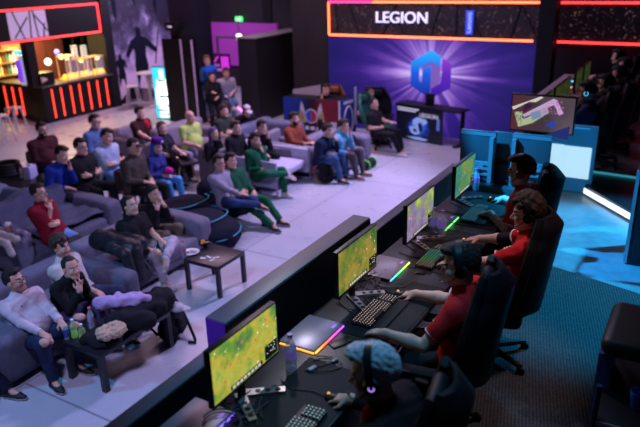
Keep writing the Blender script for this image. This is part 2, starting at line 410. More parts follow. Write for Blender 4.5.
    for s in (-1, 1):
        el, Wt, dr, pm, cu = arms[s]; kn, an, fd = legs[s]; a_ = .9 if woman else 1.
        F.cap(sh[s], el, .050*a_*w_, .040*a_, .03); F.cap(el, el+(Wt-el)*.35, .040*a_, .042*a_, .01); F.cap(el+(Wt-el)*.35, Wt, .042*a_, .027*a_, .02)
        F.cap(hip[s], kn, .085*w_, .055, .03); F.cap(kn, kn+(an-kn)*.35, .054, .056, .02); F.cap(kn+(an-kn)*.35, an, .056, .036, .02)
        F.cap(an, an+fd*.13+V3(0, 0, -.045), .036, .028, .02)
    # head
    HP = lambda x, y, z: HC+HR @ V3(x, y, z)
    F.cap(NB-U2*.02, HP(0, -.02, -.03), .056 if not woman else .048, .05 if not woman else .043, .03)
    F.ell(HP(0, -.012, .035), (.077, .098, .095), HR, .02)
    F.ell(HP(0, .022, -.045), (.062, .070, .072), HR, .03)
    F.cap(HP(-.012, .070, -.102), HP(.012, .070, -.102), .020, None, .03)
    for s in (-1, 1):
        F.cap(HP(s*.05, .0, -.06), HP(s*.022, .062, -.098), .020, .018, .025)
        F.ell(HP(s*.040, .066, -.028), (.022, .02, .022), HR, .02)
        F.ell(HP(s*.033, .096, .004), (.017, .015, .011), HR, .012, sub=True)
        F.ell(HP(s*.079, -.008, -.005), (.010, .022, .032), HR, .008)
    F.cap(HP(-.035, .080, .026), HP(.035, .080, .026), .010, None, .015)
    F.cap(HP(0, .088, .006), HP(0, .110, -.030), .008, .0125, .012)
    for s in (-1, 1): F.ell(HP(s*.011, .098, -.034), (.010, .010, .008), HR, .008)
    F.ell(HP(0, .085, -.063), (.022, .011, .006), HR, .006); F.ell(HP(0, .084, -.074), (.020, .011, .007), HR, .006)
    # hands
    fr = max(.0082, res*.95)
    for s in (-1, 1):
        el, Wt, dr, pm, cu = arms[s]; pm = nrm(pm-dr*(pm@dr)); th = np.cross(dr, pm)*(1 if s > 0 else -1)
        F.cap(Wt, Wt+dr*.03, .026, .026, .02)
        for q in (-.026, -.009, .009, .026): F.cap(Wt+dr*.02+th*q*.6, Wt+dr*.082+th*q, .015, .012, .012)
        for q, L in ((.029, .070), (.010, .078), (-.010, .073), (-.028, .058)):
            a = Wt+dr*.085+th*q; d = dr
            for f, r1, r2 in ((.45, 1., .95), (.30, .95, .9), (.25, .9, .75)):
                an_ = cu*.75; d2 = nrm(d*math.cos(an_)+np.cross(np.cross(d, pm), d)*math.sin(an_)) if cu else d
                b = a+d2*L*f; F.cap(a, b, fr*r1, fr*r2, .004); a = b; d = d2; pm = nrm(pm-d*(pm@d)) if abs(pm@d) < .98 else pm
        pm = nrm(hand(s, LH if s < 0 else RH)[2]); pm = nrm(pm-dr*(pm@dr))
        a = Wt+dr*.022+th*.024; b = a+nrm(dr*.65+th*.7+pm*.35)*.045; F.cap(a, b, .014, .011, .012); F.cap(b, b+nrm(dr*.95+th*.1+pm*.35)*.034, fr*1.15, fr*.95, .005)
    V, Q = F.mesh()
    ctr = V[Q].mean(1); h_ = (ctr-HC) @ HR
    mi = np.zeros(len(Q), np.int32)
    x, y, z = h_[:, 0], h_[:, 1], h_[:, 2]; near = (abs(x) < .1) & (abs(y) < .14) & (abs(z) < .16)
    mi[near & (abs(x) < .021) & (abs(z+.068) < .0095) & (y > .072)] = 1
    mi[near & (abs(z-.030) < .0055) & (abs(x) > .013) & (abs(x) < .048) & (y > .06)] = 2
    if beard:
        bz = near & (z < -.045+.2*np.maximum(0, .03-y)*0) & (y > .005) & (z > -.135) & ~((abs(x) < .024) & (abs(z+.068) < .012) & (y > .07))
        bz |= near & (abs(x) < .03) & (z < -.046) & (z > -.058) & (y > .07)
        mi[bz] = 2 if beard == 1 else 3
    hm = cloth(hcol, 'hair'); lipc = tuple(c*f for c, f in zip(skin, (.85, .55, .55)))
    stub = tuple(c*.5+h*.5 for c, h in zip(skin, hcol))
    np_obj('body', V, Q, [cloth(skin, 'skin'), cloth(lipc, 'skin'), hm, cloth(stub, 'skin')], root, mi)
    T = Matrix(np.vstack([np.hstack([HR, HC[:, None]]), [0, 0, 0, 1]]).tolist())
    for s in (-1, 1):
        ey = MB(); ey.sph((s*.032, .079, .004), .0125, 0, 12, 8, T); ey.sph((s*.032, .0865, .004), .0062, 1, 10, 6, T)
        ey.build('eye', [M('eye_white', (.7, .68, .66), .3), M('iris', (.03, .02, .015), .2)], root)
    gh = max(.009, res*1.15)
    # ---- shirt
    if shirt is not None:
        G = Field(lo, hi, gh); e = .022 if not woman else .016
        torso(G, e)
        for s in (-1, 1):
            el, Wt = arms[s][0], arms[s][1]
            if sleeve == 'short':
                c = sh[s]+(el-sh[s])*.72; G.cap(sh[s], el, .066*w_, .058, .03, clip=(c, nrm(el-sh[s])))
            elif sleeve == 'long':
                G.cap(sh[s], el, .064*w_, .054, .03); c = el+(Wt-el)*.93; G.cap(el, Wt, .054, .040, .015, clip=(c, nrm(Wt-el)))
            elif sleeve == 'pushed':
                G.cap(sh[s], el, .064*w_, .054, .03); c = el+(Wt-el)*.4; G.cap(el, Wt, .056, .05, .015, clip=(c, nrm(Wt-el)))
        if hood: G.ell(NB-Fw*.075-U2*.0, (.10, .06, .075), None, .04); G.cap(NB+Fw*.03-X*.07+U2*.01, NB+Fw*.03+X*.07+U2*.01, .022, None, .03)
        if collar: G.cap(NB-U2*.01, NB+HN*collar, .072 if not woman else .062, .064 if not woman else .055, .012, clip=(NB+HN*collar, HN))
        G.wrinkle(.0045, 42, len(label) % 7); V, Q = G.mesh(); np_obj('shirt', V, Q, cloth(shirt), root)
    # ---- trousers
    G = Field(lo, hi, gh)
    G.cap(hip[-1]+U*.03, hip[1]+U*.03, .118*w_, None, .03, clip=(Pl+U*.13, U))
    for s in (-1, 1):
        kn, an, fd = legs[s]; c = kn+(an-kn)*(.97 if plen >= 1 else plen)
        G.cap(hip[s], kn, .098*w_, .070, .03); G.cap(kn, an, .070, .056 if plen >= 1 else .064, .02, clip=(c, nrm(an-kn)))
    G.wrinkle(.005, 38, 1.); V, Q = G.mesh(); np_obj('trousers', V, Q, cloth(pants, pkind), root)
    # ---- shoes
    for s in (-1, 1):
        kn, an, fd = legs[s]; G = Field(an-.25, an+.25, .009)
        dn = nrm(V3(0, 0, -1)-fd*(-fd[2])); q = an+dn*.075
        cl = (q, dn)
        G.cap(an, an-fd*.035+dn*.055, .043, .045, .02, clip=cl); G.cap(an+dn*.045, an+fd*.11+dn*.055, .045, .044, .03, clip=cl); G.cap(an+fd*.11+dn*.06, an+fd*.17+dn*.06, .042, .032, .02, clip=cl)
        V, Q = G.mesh(); w2 = (((V[Q].mean(1)-q) @ dn) > -.022).astype(np.int32)
        np_obj('shoe', V, Q, [cloth(shoe, 'shoe'), M('sole_white', (.6, .6, .62), .6)], root, w2 if sum(shoe) < 2 else None)
    # ---- hair
    if hair != 'bald':
        G = Field(HC-.33, HC+.26, .0075 if res > .0075 else .006); t = {'short': .020, 'buzz': .006, 'curly': .026, 'long': .014, 'pony': .009, 'bob': .017, 'sweep': .022, 'cap': .012, 'bun': .012}.get(hair, .012)
        hl = lambda x, y, z: -np.maximum(z-.047-.28*y, np.minimum((z+.022-.5*y)*.9, .036-y+0*z))
        if hair in ('long', 'bob'): hl = lambda x, y, z: -(z+.02-.95*y)/1.38
        G.ell(HP(0, -.014, .037), (.079+t*(.45 if hair in ('short', 'sweep', 'buzz', 'pony', 'cap') else 1), .100+t, .097+t*1.1), HR, .01, clip=hl)
        if hair == 'sweep': G.ell(HP(.01, .06, .115), (.06, .05, .028), HR, .03)
        if hair == 'short': G.ell(HP(.0, .055, .115), (.06, .05, .028), HR, .03)
        if hair == 'curly':
            for i in range(26):
                a, b = i*2.4, .2+i/26*1.3; G.ell(HP(math.cos(a)*math.sin(b)*.09, math.sin(a)*math.sin(b)*.10-.012, .05+math.cos(b)*.105), (.026,)*3, HR, .012)
        if hair == 'long':
            G.cap(HP(0, -.07, .02), HP(0, -.085, -.20), .07, .06, .03)
            for s in (-1, 1): G.cap(HP(s*.078, -.03, .05), HP(s*.084, -.005, -.23), .024, .032, .02)
        if hair == 'bob':
            G.cap(HP(0, -.06, .0), HP(0, -.06, -.09), .07, .06, .03)
            for s in (-1, 1): G.cap(HP(s*.080, -.03, .05), HP(s*.078, -.02, -.09), .022, .026, .02)
        if hair == 'pony': G.ell(HP(0, -.115, .03), (.03, .03, .03), HR, .01); G.cap(HP(0, -.125, .02), HP(0, -.10, -.24), .028, .022, .01)
        if hair == 'bun': G.ell(HP(0, -.12, .06), (.04, .035, .04), HR, .01); G.cap(HP(0, -.09, -.02), HP(.0, -.11, -.13), .045, .03, .02)
        G.wrinkle(.004, 95, .5); V, Q = G.mesh()
        if len(Q): np_obj('hair', V, Q, hm, root)
    T = Matrix(np.vstack([np.hstack([HR, HC[:, None]]), [0, 0, 0, 1]]).tolist())
    if glasses:
        g = MB()
        for s in (-1, 1):
            g.tube([(s*.033+.024*math.cos(a), .106, .003+.019*math.sin(a)) for a in np.linspace(0, 2*math.pi, 16)[:-1]], .0028, 6, 0, T, True)
            g.tube([(s*.057, .104, .008), (s*.083, .03, .008), (s*.083, -.02, .0)], .0026, 6, 0, T)
        g.tube([(-.009, .108, .006), (.009, .108, .006)], .0025, 6, 0, T)
        g.build('glasses', M('glasses_frame', (.01, .01, .012), .3), root)
    if cap:
        G = Field(HC-.2, HC+.28, .008); G.ell(HP(0, -.012, .045), (.093, .114, .105), HR, .01, clip=lambda x, y, z: -(z-.045-.12*y))
        G.ell(HP(0, .13, .058), (.075, .085, .012), HR, .015); V, Q = G.mesh(); np_obj('cap', V, Q, cloth(cap), root)
    r = dict(root=root, HT=root.matrix_basis @ T, HC=HC, HR=HR, NB=NB, CH=CH, U2=U2, Fw=Fw, arms=arms, legs=legs, X=X, T=T, Pl=Pl, U=U, W=lambda p: root.matrix_basis @ Vector(p))
    PEOPLE.append(r); return r
def patch(r, name, prims, mat, h=.009, parent=None, k=.02):
    return soft(name, prims, h, mat, parent or r['root'], None, k)
HSET = []
def headset(r, label, glow=None, mic=1, group=None):
    T = r['HT']; hs = thing('headset', label, 'headset', T.translation, 0, group); hs.rotation_euler = T.to_euler(); hs.scale = r['root'].scale
    blk = M('headset_black', (.012, .012, .015), .35); pad = M('headset_pad', (.02, .02, .022), .8)
    b = MB(); R = .118
    arc = [(R*math.cos(a), -.012, .035+.112*math.sin(a)) for a in np.linspace(-.05, math.pi+.05, 19)]
    vs = []
    for dy, dr in ((-.018, 0), (.018, 0), (.018, .012), (-.018, .012)):
        vs.append([(x*(1+dr*6/1), y+dy, .035+(z-.035)*(1+dr*7)) for x, y, z in arc])
    n = len(arc); allv = [v for row in vs for v in row]; fs = []
    for k in range(4):
        a, c = k*n, ((k+1) % 4)*n; fs += [[a+i, a+i+1, c+i+1, c+i] for i in range(n-1)]
    b.add(allv, fs, 0, True); b.build('headband', blk, hs)
    for s in (-1, 1):
        c = MB(); c.cyl((s*.080, -.008, -.004), (s*.098, -.008, -.004), .040, .040, 20, 1); c.cyl((s*.098, -.008, -.004), (s*.118, -.008, -.004), .041, .034, 20, 0)
        c.box((s*.119, -.010, .03), (.012, .02, .06), 0, .004)
        e = c.build('earcup', [blk, pad], hs)
        if glow:
            g_ = .012 if glow.name == 'ring_violet' else .026; g = MB(); g.tube([(s*.1165, -.008+g_*math.cos(a), -.004+g_*math.sin(a)) for a in np.linspace(0, 6.283, 20)[:-1]], .003, 6, 0, None, True); g.build('light_ring', glow, e)
    if mic:
        mc = MB(); mc.tube([(-.112, .01, -.02), (-.108, .06, -.055), (-.075, .105, -.075), (-.035, .125, -.078)], .0035, 6); mc.sph((-.03, .126, -.078), (.012, .008, .008)); mc.build('microphone', blk, hs)
    return hs
# ------------------------------------------------------------------ the hall
BLK = M('black_paint', (.007, .007, .010), .55, spec=.25); BLK2 = M('black_laminate', (.008, .008, .011), .4, spec=.25)
def floor_mat(nt, b):
    o, x, y, z = coords(nt)
    def seam(c, off, step):
        f = mathn(nt, 'FRACT', mathn(nt, 'DIVIDE', mathn(nt, 'SUBTRACT', c, off), step)); return mathn(nt, 'LESS_THAN', mathn(nt, 'ABSOLUTE', mathn(nt, 'SUBTRACT', f, .5)), .0035)
    s = mathn(nt, 'MAXIMUM', seam(x, -5.59-1.5, 3.), seam(y, 7.05-1.9, 3.8))
    c = ramp(nt, noise(nt, o, 1.3, 5), [(.3, (.45, .455, .52)), (.7, (.51, .515, .58))])
    nt.links.new(mix(nt, s, c, (.27, .27, .32)), b.inputs['Base Color'])
    nt.links.new(ramp(nt, noise(nt, o, 3., 4), [(.3, (.24,)*3), (.7, (.38,)*3)]), b.inputs['Roughness'])
FLOOR = node_mat('pale_resin_floor', floor_mat)
o = struct(MB().b2((-24, -3, -.1), (-2.3, 22, 0)).build('floor', FLOOR))
struct(MB().b2((-2.3, 9, -.1), (6, 22, 0)).build('floor.001', FLOOR))
# platform of the players
def vinyl(nt, b):
    o, x, y, z = coords(nt); nt.links.new(ramp(nt, noise(nt, o, 9, 5), [(.35, (.15, .25, .29)), (.65, (.20, .33, .38))]), b.inputs['Base Color'])
def carpet(nt, b):
    o, x, y, z = coords(nt); st = mathn(nt, 'SINE', mathn(nt, 'MULTIPLY', mathn(nt, 'ADD', x, mathn(nt, 'MULTIPLY', y, .25)), 260))
    n = noise(nt, o, 40, 4); f = mathn(nt, 'ADD', mathn(nt, 'MULTIPLY', st, .25), n)
    nt.links.new(ramp(nt, f, [(.25, (.016, .02, .022)), (.8, (.055, .065, .07))]), b.inputs['Base Color'])
    bp = nt.nodes.new('ShaderNodeBump'); bp.inputs['Strength'].default_value = .4; nt.links.new(f, bp.inputs['Height']); nt.links.new(bp.outputs[0], b.inputs['Normal'])
VIN = node_mat('platform_vinyl', vinyl, .35); CARP = node_mat('ribbed_carpet', carpet, .9)
struct(MB().b2((-2.3, -2, 0), (5.5, 14.6, 1.05)).build('platform', [VIN]))
q = [P(540, 265, 1.05), P(640, 292, 1.05)]
s = MB(); s.prism([(-1.3, -1.5), (2.5, -1.5), (2.5, q[1].y+(2.5-q[1].x)*-.3), (q[0].x, q[0].y+.05), (-1.3, 6.4)], 1.05, 1.058); struct(s.build('platform_carpet', CARP))
LEDGE = M('ledge_laminate', (.20, .19, .24), .45, var=.08)
s = MB(); s.b2((-2.30, -1, 1.05), (-2.20, 6.75, 1.85)); s.b2((-2.30, 6.75, 1.05), (-2.20, 14.5, 1.60)); struct(s.build('parapet', [BLK]))
s = MB(); s.b2((-2.305, -1, 1.845), (-2.205, 6.75, 1.862), 0, .004); struct(s.build('parapet_ledge', [LEDGE]))
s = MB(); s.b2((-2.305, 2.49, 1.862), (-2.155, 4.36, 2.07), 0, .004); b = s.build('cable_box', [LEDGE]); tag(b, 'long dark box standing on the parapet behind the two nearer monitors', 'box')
s = MB(); s.b2((-2.156, 2.492, 1.65), (-2.150, 4.358, 2.055)); s.build('rear_panel', [BLK], b)
s = MB(); s.b2((-2.30, 2.484, 1.866), (-2.158, 2.490, 2.064)); e = s.build('end_panel', [M('purple_light_tint', (.16, .05, .62), .5)], b); e['label'] = 'end panel tinted as if in purple light'  # purple light on this face is put into its colour
# back wall with the neon frame
WALLB = M('black_wall', (.010, .008, .013), .7, var=.2, vs=2)
struct(MB().b2((-9.6, 14.78, 0), (8, 15.0, 5)).build('wall_back', WALLB))
struct(MB().b2((-24, 18.6, 0), (-9.0, 18.8, 5)).build('wall_far', WALLB))
struct(MB().b2((-20.5, 4, 0), (-20.3, 14.2, 5)).build('wall_bar', WALLB))
struct(MB().b2((-9.0, 15.0, 0), (-8.8, 18.8, 5)).build('wall_corridor', WALLB))
ZT, ZB = 3.135, 2.34
def truss_mat(nt, b):
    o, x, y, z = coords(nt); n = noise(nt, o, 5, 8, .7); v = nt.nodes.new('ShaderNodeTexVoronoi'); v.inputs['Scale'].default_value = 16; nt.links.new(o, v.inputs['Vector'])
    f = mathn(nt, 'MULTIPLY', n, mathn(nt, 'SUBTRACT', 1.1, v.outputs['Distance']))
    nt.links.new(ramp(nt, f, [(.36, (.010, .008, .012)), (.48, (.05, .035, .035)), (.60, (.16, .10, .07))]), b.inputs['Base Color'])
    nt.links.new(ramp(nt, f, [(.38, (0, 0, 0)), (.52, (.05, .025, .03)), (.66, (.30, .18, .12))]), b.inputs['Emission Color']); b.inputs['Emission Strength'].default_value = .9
GR = node_mat('graphic_dark', truss_mat, .6)
t = thing('neon_sign_band', 'long dark graphic band over the violet backdrop, framed by orange-red light tubes', 'sign', (-5.8, 14.7, 0))
L = lambda *p: (p[0]+5.8, p[1]-14.7, p[2])
s = MB(); s.b2(L(-8.5, 14.72, ZB-.03), L(7, 14.78, ZT+.2)); s.build('graphic_panel', GR, t)
NEON = M('neon_orange', (1, .25, .1), emit=3.2, ecol=(1, .17, .05)); NEOR = M('neon_red', (1, .1, .1), emit=2.6, ecol=(1, .04, .045)); NEOM = M('neon_magenta', (1, .1, .3), emit=2.6, ecol=(1, .03, .22))
for nm, a, c, mt in (('light_tube', (-8.42, ZT), (-7.2, ZT), NEOM), ('light_tube', (-7.2, ZT), (-3.0, ZT), NEON), ('light_tube', (-3.0, ZT), (6, ZT), NEOR), ('light_tube', (-8.42, ZB), (-3.35, ZB), NEON), ('light_tube', (-2.95, ZB), (6, ZB), NEOR), ('light_tube', (-8.42, ZB), (-8.42, ZT), NEON)):
    s = MB(); s.tube([L(a[0], 14.68, a[1]), L(c[0], 14.68, c[1])], .024, 8); s.build(nm, mt, t)
for i in range(9):
    s = MB(); x = -8.2+i*.62; s.tube([L(x, 14.71, ZB), L(x+random.uniform(-.5, .9), 14.71, ZT)], .016, 5); s.build('truss_bar', BLK, t)
WH = M('lit_letters', (.8, .8, 1), emit=1.0, ecol=(.72, .70, 1.0))
FR = Matrix.Rotation(math.pi/2, 4, 'X')
text_obj('lettering', 'LEGION', .36, WH, t, Matrix.Translation(L(-6.44, 14.67, 2.775)) @ FR, .02, sx=1.06)
ls = thing('logo_sign', 'upright blue sign with pale lettering running up it, on the dark band', 'sign', (-4.77, 14.66, 2.70))
MB().box((0, 0, 0), (.165, .05, .52), 0, .008).build('sign_board', M('sign_blue', (.03, .08, .7), emit=.7, ecol=(.035, .07, .75)), ls)
text_obj('lettering', 'Lenovo', .15, M('sign_pale', (.5, .6, 1), emit=.9, ecol=(.42, .50, 1)), ls, Matrix.Translation((.0, -.028, 0)) @ FR @ Matrix.Rotation(math.pi/2, 4, 'Z'), .003)
# violet backdrop with light rays
def rays(nt, b):
    o, x, y, z = coords(nt); dx = mathn(nt, 'SUBTRACT', x, 0.0); dz = mathn(nt, 'SUBTRACT', z, 0.0)
    ang = mathn(nt, 'ARCTAN2', dz, dx); rr = mathn(nt, 'SQRT', mathn(nt, 'ADD', mathn(nt, 'MULTIPLY', dx, dx), mathn(nt, 'MULTIPLY', dz, dz)))
    def n1(scale, seed):
        c = nt.nodes.new('ShaderNodeCombineXYZ'); nt.links.new(mathn(nt, 'COSINE', ang), c.inputs[0]); nt.links.new(mathn(nt, 'SINE', ang), c.inputs[1]); c.inputs[2].default_value = seed
        return noise(nt, c.outputs[0], scale, 3, .6)
    r1 = n1(4.5, 1.); r2 = n1(12, 4.)
    rayv = mathn(nt, 'ADD', mathn(nt, 'MULTIPLY', r1, .75), mathn(nt, 'MULTIPLY', r2, .35))
    fall = mathn(nt, 'DIVIDE', 1.0, mathn(nt, 'ADD', 1.0, mathn(nt, 'MULTIPLY', mathn(nt, 'MULTIPLY', rr, rr), .38)))
    hz = mathn(nt, 'DIVIDE', .10, mathn(nt, 'ADD', .10, mathn(nt, 'MULTIPLY', dz, mathn(nt, 'MULTIPLY', dz, 10))))
    f = mathn(nt, 'MULTIPLY', rayv, mathn(nt, 'ADD', mathn(nt, 'MULTIPLY', fall, 1.1), mathn(nt, 'MULTIPLY', mathn(nt, 'MULTIPLY', hz, fall), .35)))
    f = mathn(nt, 'ADD', f, mathn(nt, 'MULTIPLY', noise(nt, o, 1.6, 3), .12))
    c = ramp(nt, f, [(.0, (.005, .005, .07)), (.26, (.012, .008, .13)), (.42, (.035, .014, .22)), (.57, (.14, .055, .42)), (.74, (.45, .27, .80)), (.95, (.85, .70, 1.))])
    nt.links.new(mix(nt, .75, c, (.0, .0, .01)), b.inputs['Base Color']); nt.links.new(c, b.inputs['Emission Color']); b.inputs['Emission Strength'].default_value = .85  # print glows by itself in place of purple light falling on it
RAY = node_mat('backdrop_rays', rays, .5)
t = thing('backdrop', 'violet backdrop with pale light rays behind a blue and purple hexagon logo', 'backdrop', (-5.66, 14.7, 1.5))
s = MB(); s.b2((-2.80, 0, -1.5), (2.62, .05, .80)); s.build('printed_panel', RAY, t)
def hexgrad(cols, nm):
    def f(nt, b):
        o, x, y, z = coords(nt); c = ramp(nt, mathn(nt, 'ADD', mathn(nt, 'MULTIPLY', z, .85), .5), cols); nt.links.new(c, b.inputs['Base Color']); nt.links.new(c, b.inputs['Emission Color']); b.inputs['Emission Strength'].default_value = .75
    return node_mat(nm, f, .4)
HB = hexgrad([(.0, (.01, .01, .25)), (.5, (.01, .10, .60)), (1, (.02, .42, .90))], 'logo_blue'); HPu = hexgrad([(.0, (.03, .01, .30)), (.5, (.10, .02, .42)), (1, (.30, .06, .55))], 'logo_purple')
hx = lambda cx, cy: (-.51+(cx-75)*.0036, .56-(cy-75)*.00342)
T = Matrix.Translation((0, -.012, 0)) @ Matrix.Rotation(math.pi/2, 4, 'X')
A = [(216, 75), (282, 113), (280, 185), (217, 152), (150, 190), (136, 200), (136, 290), (156, 297), (158, 205), (216, 178), (216, 405), (75, 325), (75, 160)]
B = [(296, 125), (356, 160), (356, 325), (226, 405), (226, 335), (290, 292)]
for pl, mt, nm in ((A, HB, 'logo_half'), (B, HPu, 'logo_half')):
    big = [hx(*q) for q in pl]; s = MB(); s.prism(big, -.004, .010, 0, T)
    cx = sum(x for x, _ in big)/len(big); cy = sum(y for _, y in big)/len(big)
    s.build(nm, mt, t)
s = MB(); s.prism([hx(*q) for q in [(150, 190), (217, 152), (280, 185), (285, 290), (226, 335), (216, 335), (216, 178), (158, 205)]], -.010, -.006, 0, T)
s.build('logo_shade', M('logo_violet', (.25, .15, .5), emit=.5, ecol=(.22, .12, .5)), t)
q = PY(462, 112, 14.69)
# black pillar before the back wall
s = MB(); a = PY(537, 60, 14.2); s.b2((a.x, 14.0, 0), (a.x+.33, 14.4, 5)); struct(s.build('trim_1', BLK))
a = PY(566, 0, 13.9); s = MB(); s.tube([PY(558, -8, 13.9), PY(551, 42, 13.9)], .012, 6); struct(s.build('trim_2', BLK))
# ------------------------------------------------------------------ mezzanine block, corridor, pillar
GREYT = M('pale_grey_top', (.32, .30, .34), .6, var=.1, vs=3)
s = MB(); s.b2((-10.95, 14.15, 0), (-10.35, 18.6, 2.24)); struct(s.build('stair_wall', [M('wall_black_blue', (.010, .009, .014), .6)]))
s = MB(); s.b2((-10.98, 14.12, 2.24), (-10.33, 18.6, 2.27)); struct(s.build('stair_wall_top', GREYT))
PUR = M('magenta_wall', (.36, .05, .42), .6, emit=.12, ecol=(.40, .03, .42))
a = PY(206, 22, 18.55); b = PY(279, 50, 18.55); s = MB(); s.b2((a.x, 18.5, b.z-.6), (b.x, 18.6, a.z)); struct(s.build('wall_panel', PUR))
s = MB(); a = PY(205, 30, 18.58); s.b2((-13.2, 18.54, 0), (-12.85, 18.6, 4)); struct(s.build('trim_3', BLK))
a = PY(239, 19, 18.475); e = thing('exit_sign', 'small green lit exit sign high on the dark far wall', 'sign', a)
MB().box((0, 0, 0), (.30, .05, .16), 0, .02).build('sign_box', M('exit_green', (.05, .9, .15), emit=2.2, ecol=(.03, .85, .10)), e)
s = MB(); s.prism([(-.10, -.015), (.03, -.015), (.03, -.05), (.10, 0), (.03, .05), (.03, .015), (-.10, .015)], 0, .004, 0, Matrix.Translation((0, -.026, 0)) @ FR); s.build('arrow', M('exit_white', (.8, 1, .8), emit=2.), e)
# stair railing
t = thing('stair_railing', 'black metal stair railing beside the neon-framed band', 'railing', (-9.4, 16, 2.2)); 
a = PY(297, 36, 16); b = PY(327, -6, 16); s = MB(); s.tube([a-Vector((-9.4, 16, 2.2)), b-Vector((-9.4, 16, 2.2))], .035, 8); s.build('handrail', BLK, t)
for u in (304, 316):
    a = PY(u, 36, 16); b = PY(u, 36-(u-297)*1.35, 16); s = MB(); s.tube([a-Vector((-9.4, 16, 2.2)), b-Vector((-9.4, 16, 2.2))], .02, 6); s.build('post', BLK, t)
for k in (8, 17): s = MB(); s.tube([PY(316, 30-k, 16)-Vector((-9.4, 16, 2.2)), PY(331, 32-k, 16)-Vector((-9.4, 16, 2.2))], .015, 6); s.build('cross_rail', BLK, t)
a = PY(305, -5, 18.5); b = PY(330, 34, 18.5); s = MB(); s.b2((a.x, 18.45, b.z), (b.x+.3, 18.6, a.z)); struct(s.build('wall_landing', M('landing_grey', (.26, .2, .30), .7, emit=.05, ecol=(.4, .3, .5))))
# doorway into the lit room with fridge
a = PY(216, 36, 15.6); b = PY(252, 86, 15.6); t = thing('glass_doorway', 'grey framed doorway showing a dark room, behind the seated man on a stool', 'doorway', (a.x, 15.6, 0))
w_ = b.x-a.x; s = MB(); s.b2((0, -.03, 0), (.05, .03, a.z)); s.b2((w_-.05, -.03, 0), (w_, .03, a.z)); s.b2((0, -.03, a.z-.06), (w_, .03, a.z)); s.build('frame', M('frame_grey', (.10, .09, .13), .4), t)
a = PY(243, 50, 16.6); b = PY(250, 73, 16.6)
t = thing('drinks_fridge', 'tall fridge with teal lit front and red header beyond the doorway', 'fridge', ((a.x+b.x)/2, 16.8, 0))
s = MB(); s.b2((-.28, -.02, 0), (.28, .3, 2.0), 0, .01); s.build('body', BLK2, t); s = MB(); s.b2((-.24, -.04, .5), (.24, -.021, 1.75)); s.build('glass_front', M('fridge_teal', (.15, .5, .55), .2, emit=.35, ecol=(.12, .5, .55)), t)
s = MB(); s.b2((-.26, -.05, 1.78), (.26, -.021, 1.95)); s.build('header', M('fridge_red', (1, .1, .2), emit=2.2, ecol=(1, .06, .14)), t)
for k in range(3): s = MB(); s.b2((-.23, -.03, .8+k*.3), (.23, -.0, .815+k*.3)); s.build('shelf', BLK, t)
a = PY(239, 37, 16.5); t = thing('ceiling_lamp', 'small warm lamp glowing above the drinks fridge', 'lamp', a); MB().sph((0, 0, 0), .10).build('bulb', M('bulb_warm', (1, .9, .6), emit=3, ecol=(1, .85, .55)), t); s = MB(); s.cyl((0, 0, .05), (0, 0, .9), .01); s.build('cord', BLK, t)
s = MB(); s.tube([(0.12, 0, .02), (.3, 0, -.05), (.38, 0, -.25)], .03, 8); s.build('light_tube', M('tube_violet', (.8, .3, 1), emit=2., ecol=(.75, .25, 1)), t)
a = PY(208, 53, 14.9); b = PY(233, 108, 14.9); t = thing('poster_stand', 'dark purple poster stand with bright magenta patch behind the standing people', 'poster', ((a.x+b.x)/2, 14.9, 0))
w_ = (b.x-a.x)/2; s = MB(); s.b2((-w_, 0, .05), (w_, .04, a.z)); s.build('board', M('poster_purple', (.07, .015, .12), .5), t)
s = MB(); s.b2((-w_, -.006, .05), (-w_+.05, -.001, a.z)); s.build('frame', M('frame_lilac', (.3, .22, .4), .4), t)
MG = M('poster_magenta', (.8, .05, .9), emit=.7, ecol=(.65, .03, .8)); s = MB(); s.b2((w_-.30, -.008, a.z-.42), (w_-.03, -.002, a.z-.08)); s.prism([(-w_+.06, a.z-.38), (-w_+.06, a.z-.44), (.02, a.z-.08), (-.06, a.z-.08)], 0, .004, 0, Matrix.Translation((0, -.004, 0)) @ FR); s.build('magenta_print', MG, t)
s = MB(); s.b2((-.15, -.008, a.z-.50), (.10, -.002, a.z-.42)); s.b2((-.18, -.008, a.z-.36), (.02, -.002, a.z-.30)); s.build('pale_print', M('poster_lilac', (.55, .3, .8), .5, emit=.3, ecol=(.5, .2, .8)), t)
s = MB(); s.b2((-w_, -.12, 0), (w_, .16, .05)); s.build('foot', BLK, t)
# square pillar
PB = M('pillar_navy', (.010, .011, .028), .5)
a = PY(167, 0, 13.4); b = PY(190, 0, 13.4); s = MB(); s.b2((a.x, 13.4, 0), (b.x+.05, 14.1, 5)); struct(s.build('trim_4', PB))
lo = PY(171, 117, 13.3); t = thing('pillar_cladding', 'black cladding with pale vertical strips round the foot of the square pillar', 'cladding', (lo.x, 13.25, 0)); hi = PY(193, 40, 13.25)
w_ = PY(196, 80, 13.25).x-lo.x; s = MB(); s.b2((0, 0, 0), (w_, .14, hi.z)); s.build('panel', BLK2, t)
for x in (PY(182, 60, 13.25).x-lo.x, w_-.04): s = MB(); s.b2((x-.015, -.012, .02), (x+.035, -.001, hi.z)); s.build('strip', M('strip_lilac', (.55, .42, .70), .4, emit=.12, ecol=(.6, .4, .8)), t)
a = PY(172, 26, 13.2); t = thing('wall_speaker', 'small black box with a pale badge mounted high on the square pillar', 'speaker', (a.x, 13.25, a.z)); MB().box((0, 0, 0), (.36, .28, .22), 0, .01).build('case', BLK, t); s = MB(); s.box((0, -.145, -.01), (.15, .01, .04), 0, .004); s.build('badge', M('badge', (.7, .7, .9), emit=.5), t)
struct(MB().b2((-15, 15.5, 5), (-10, 18.6, 5.05)).build('ceiling.001', BLK))
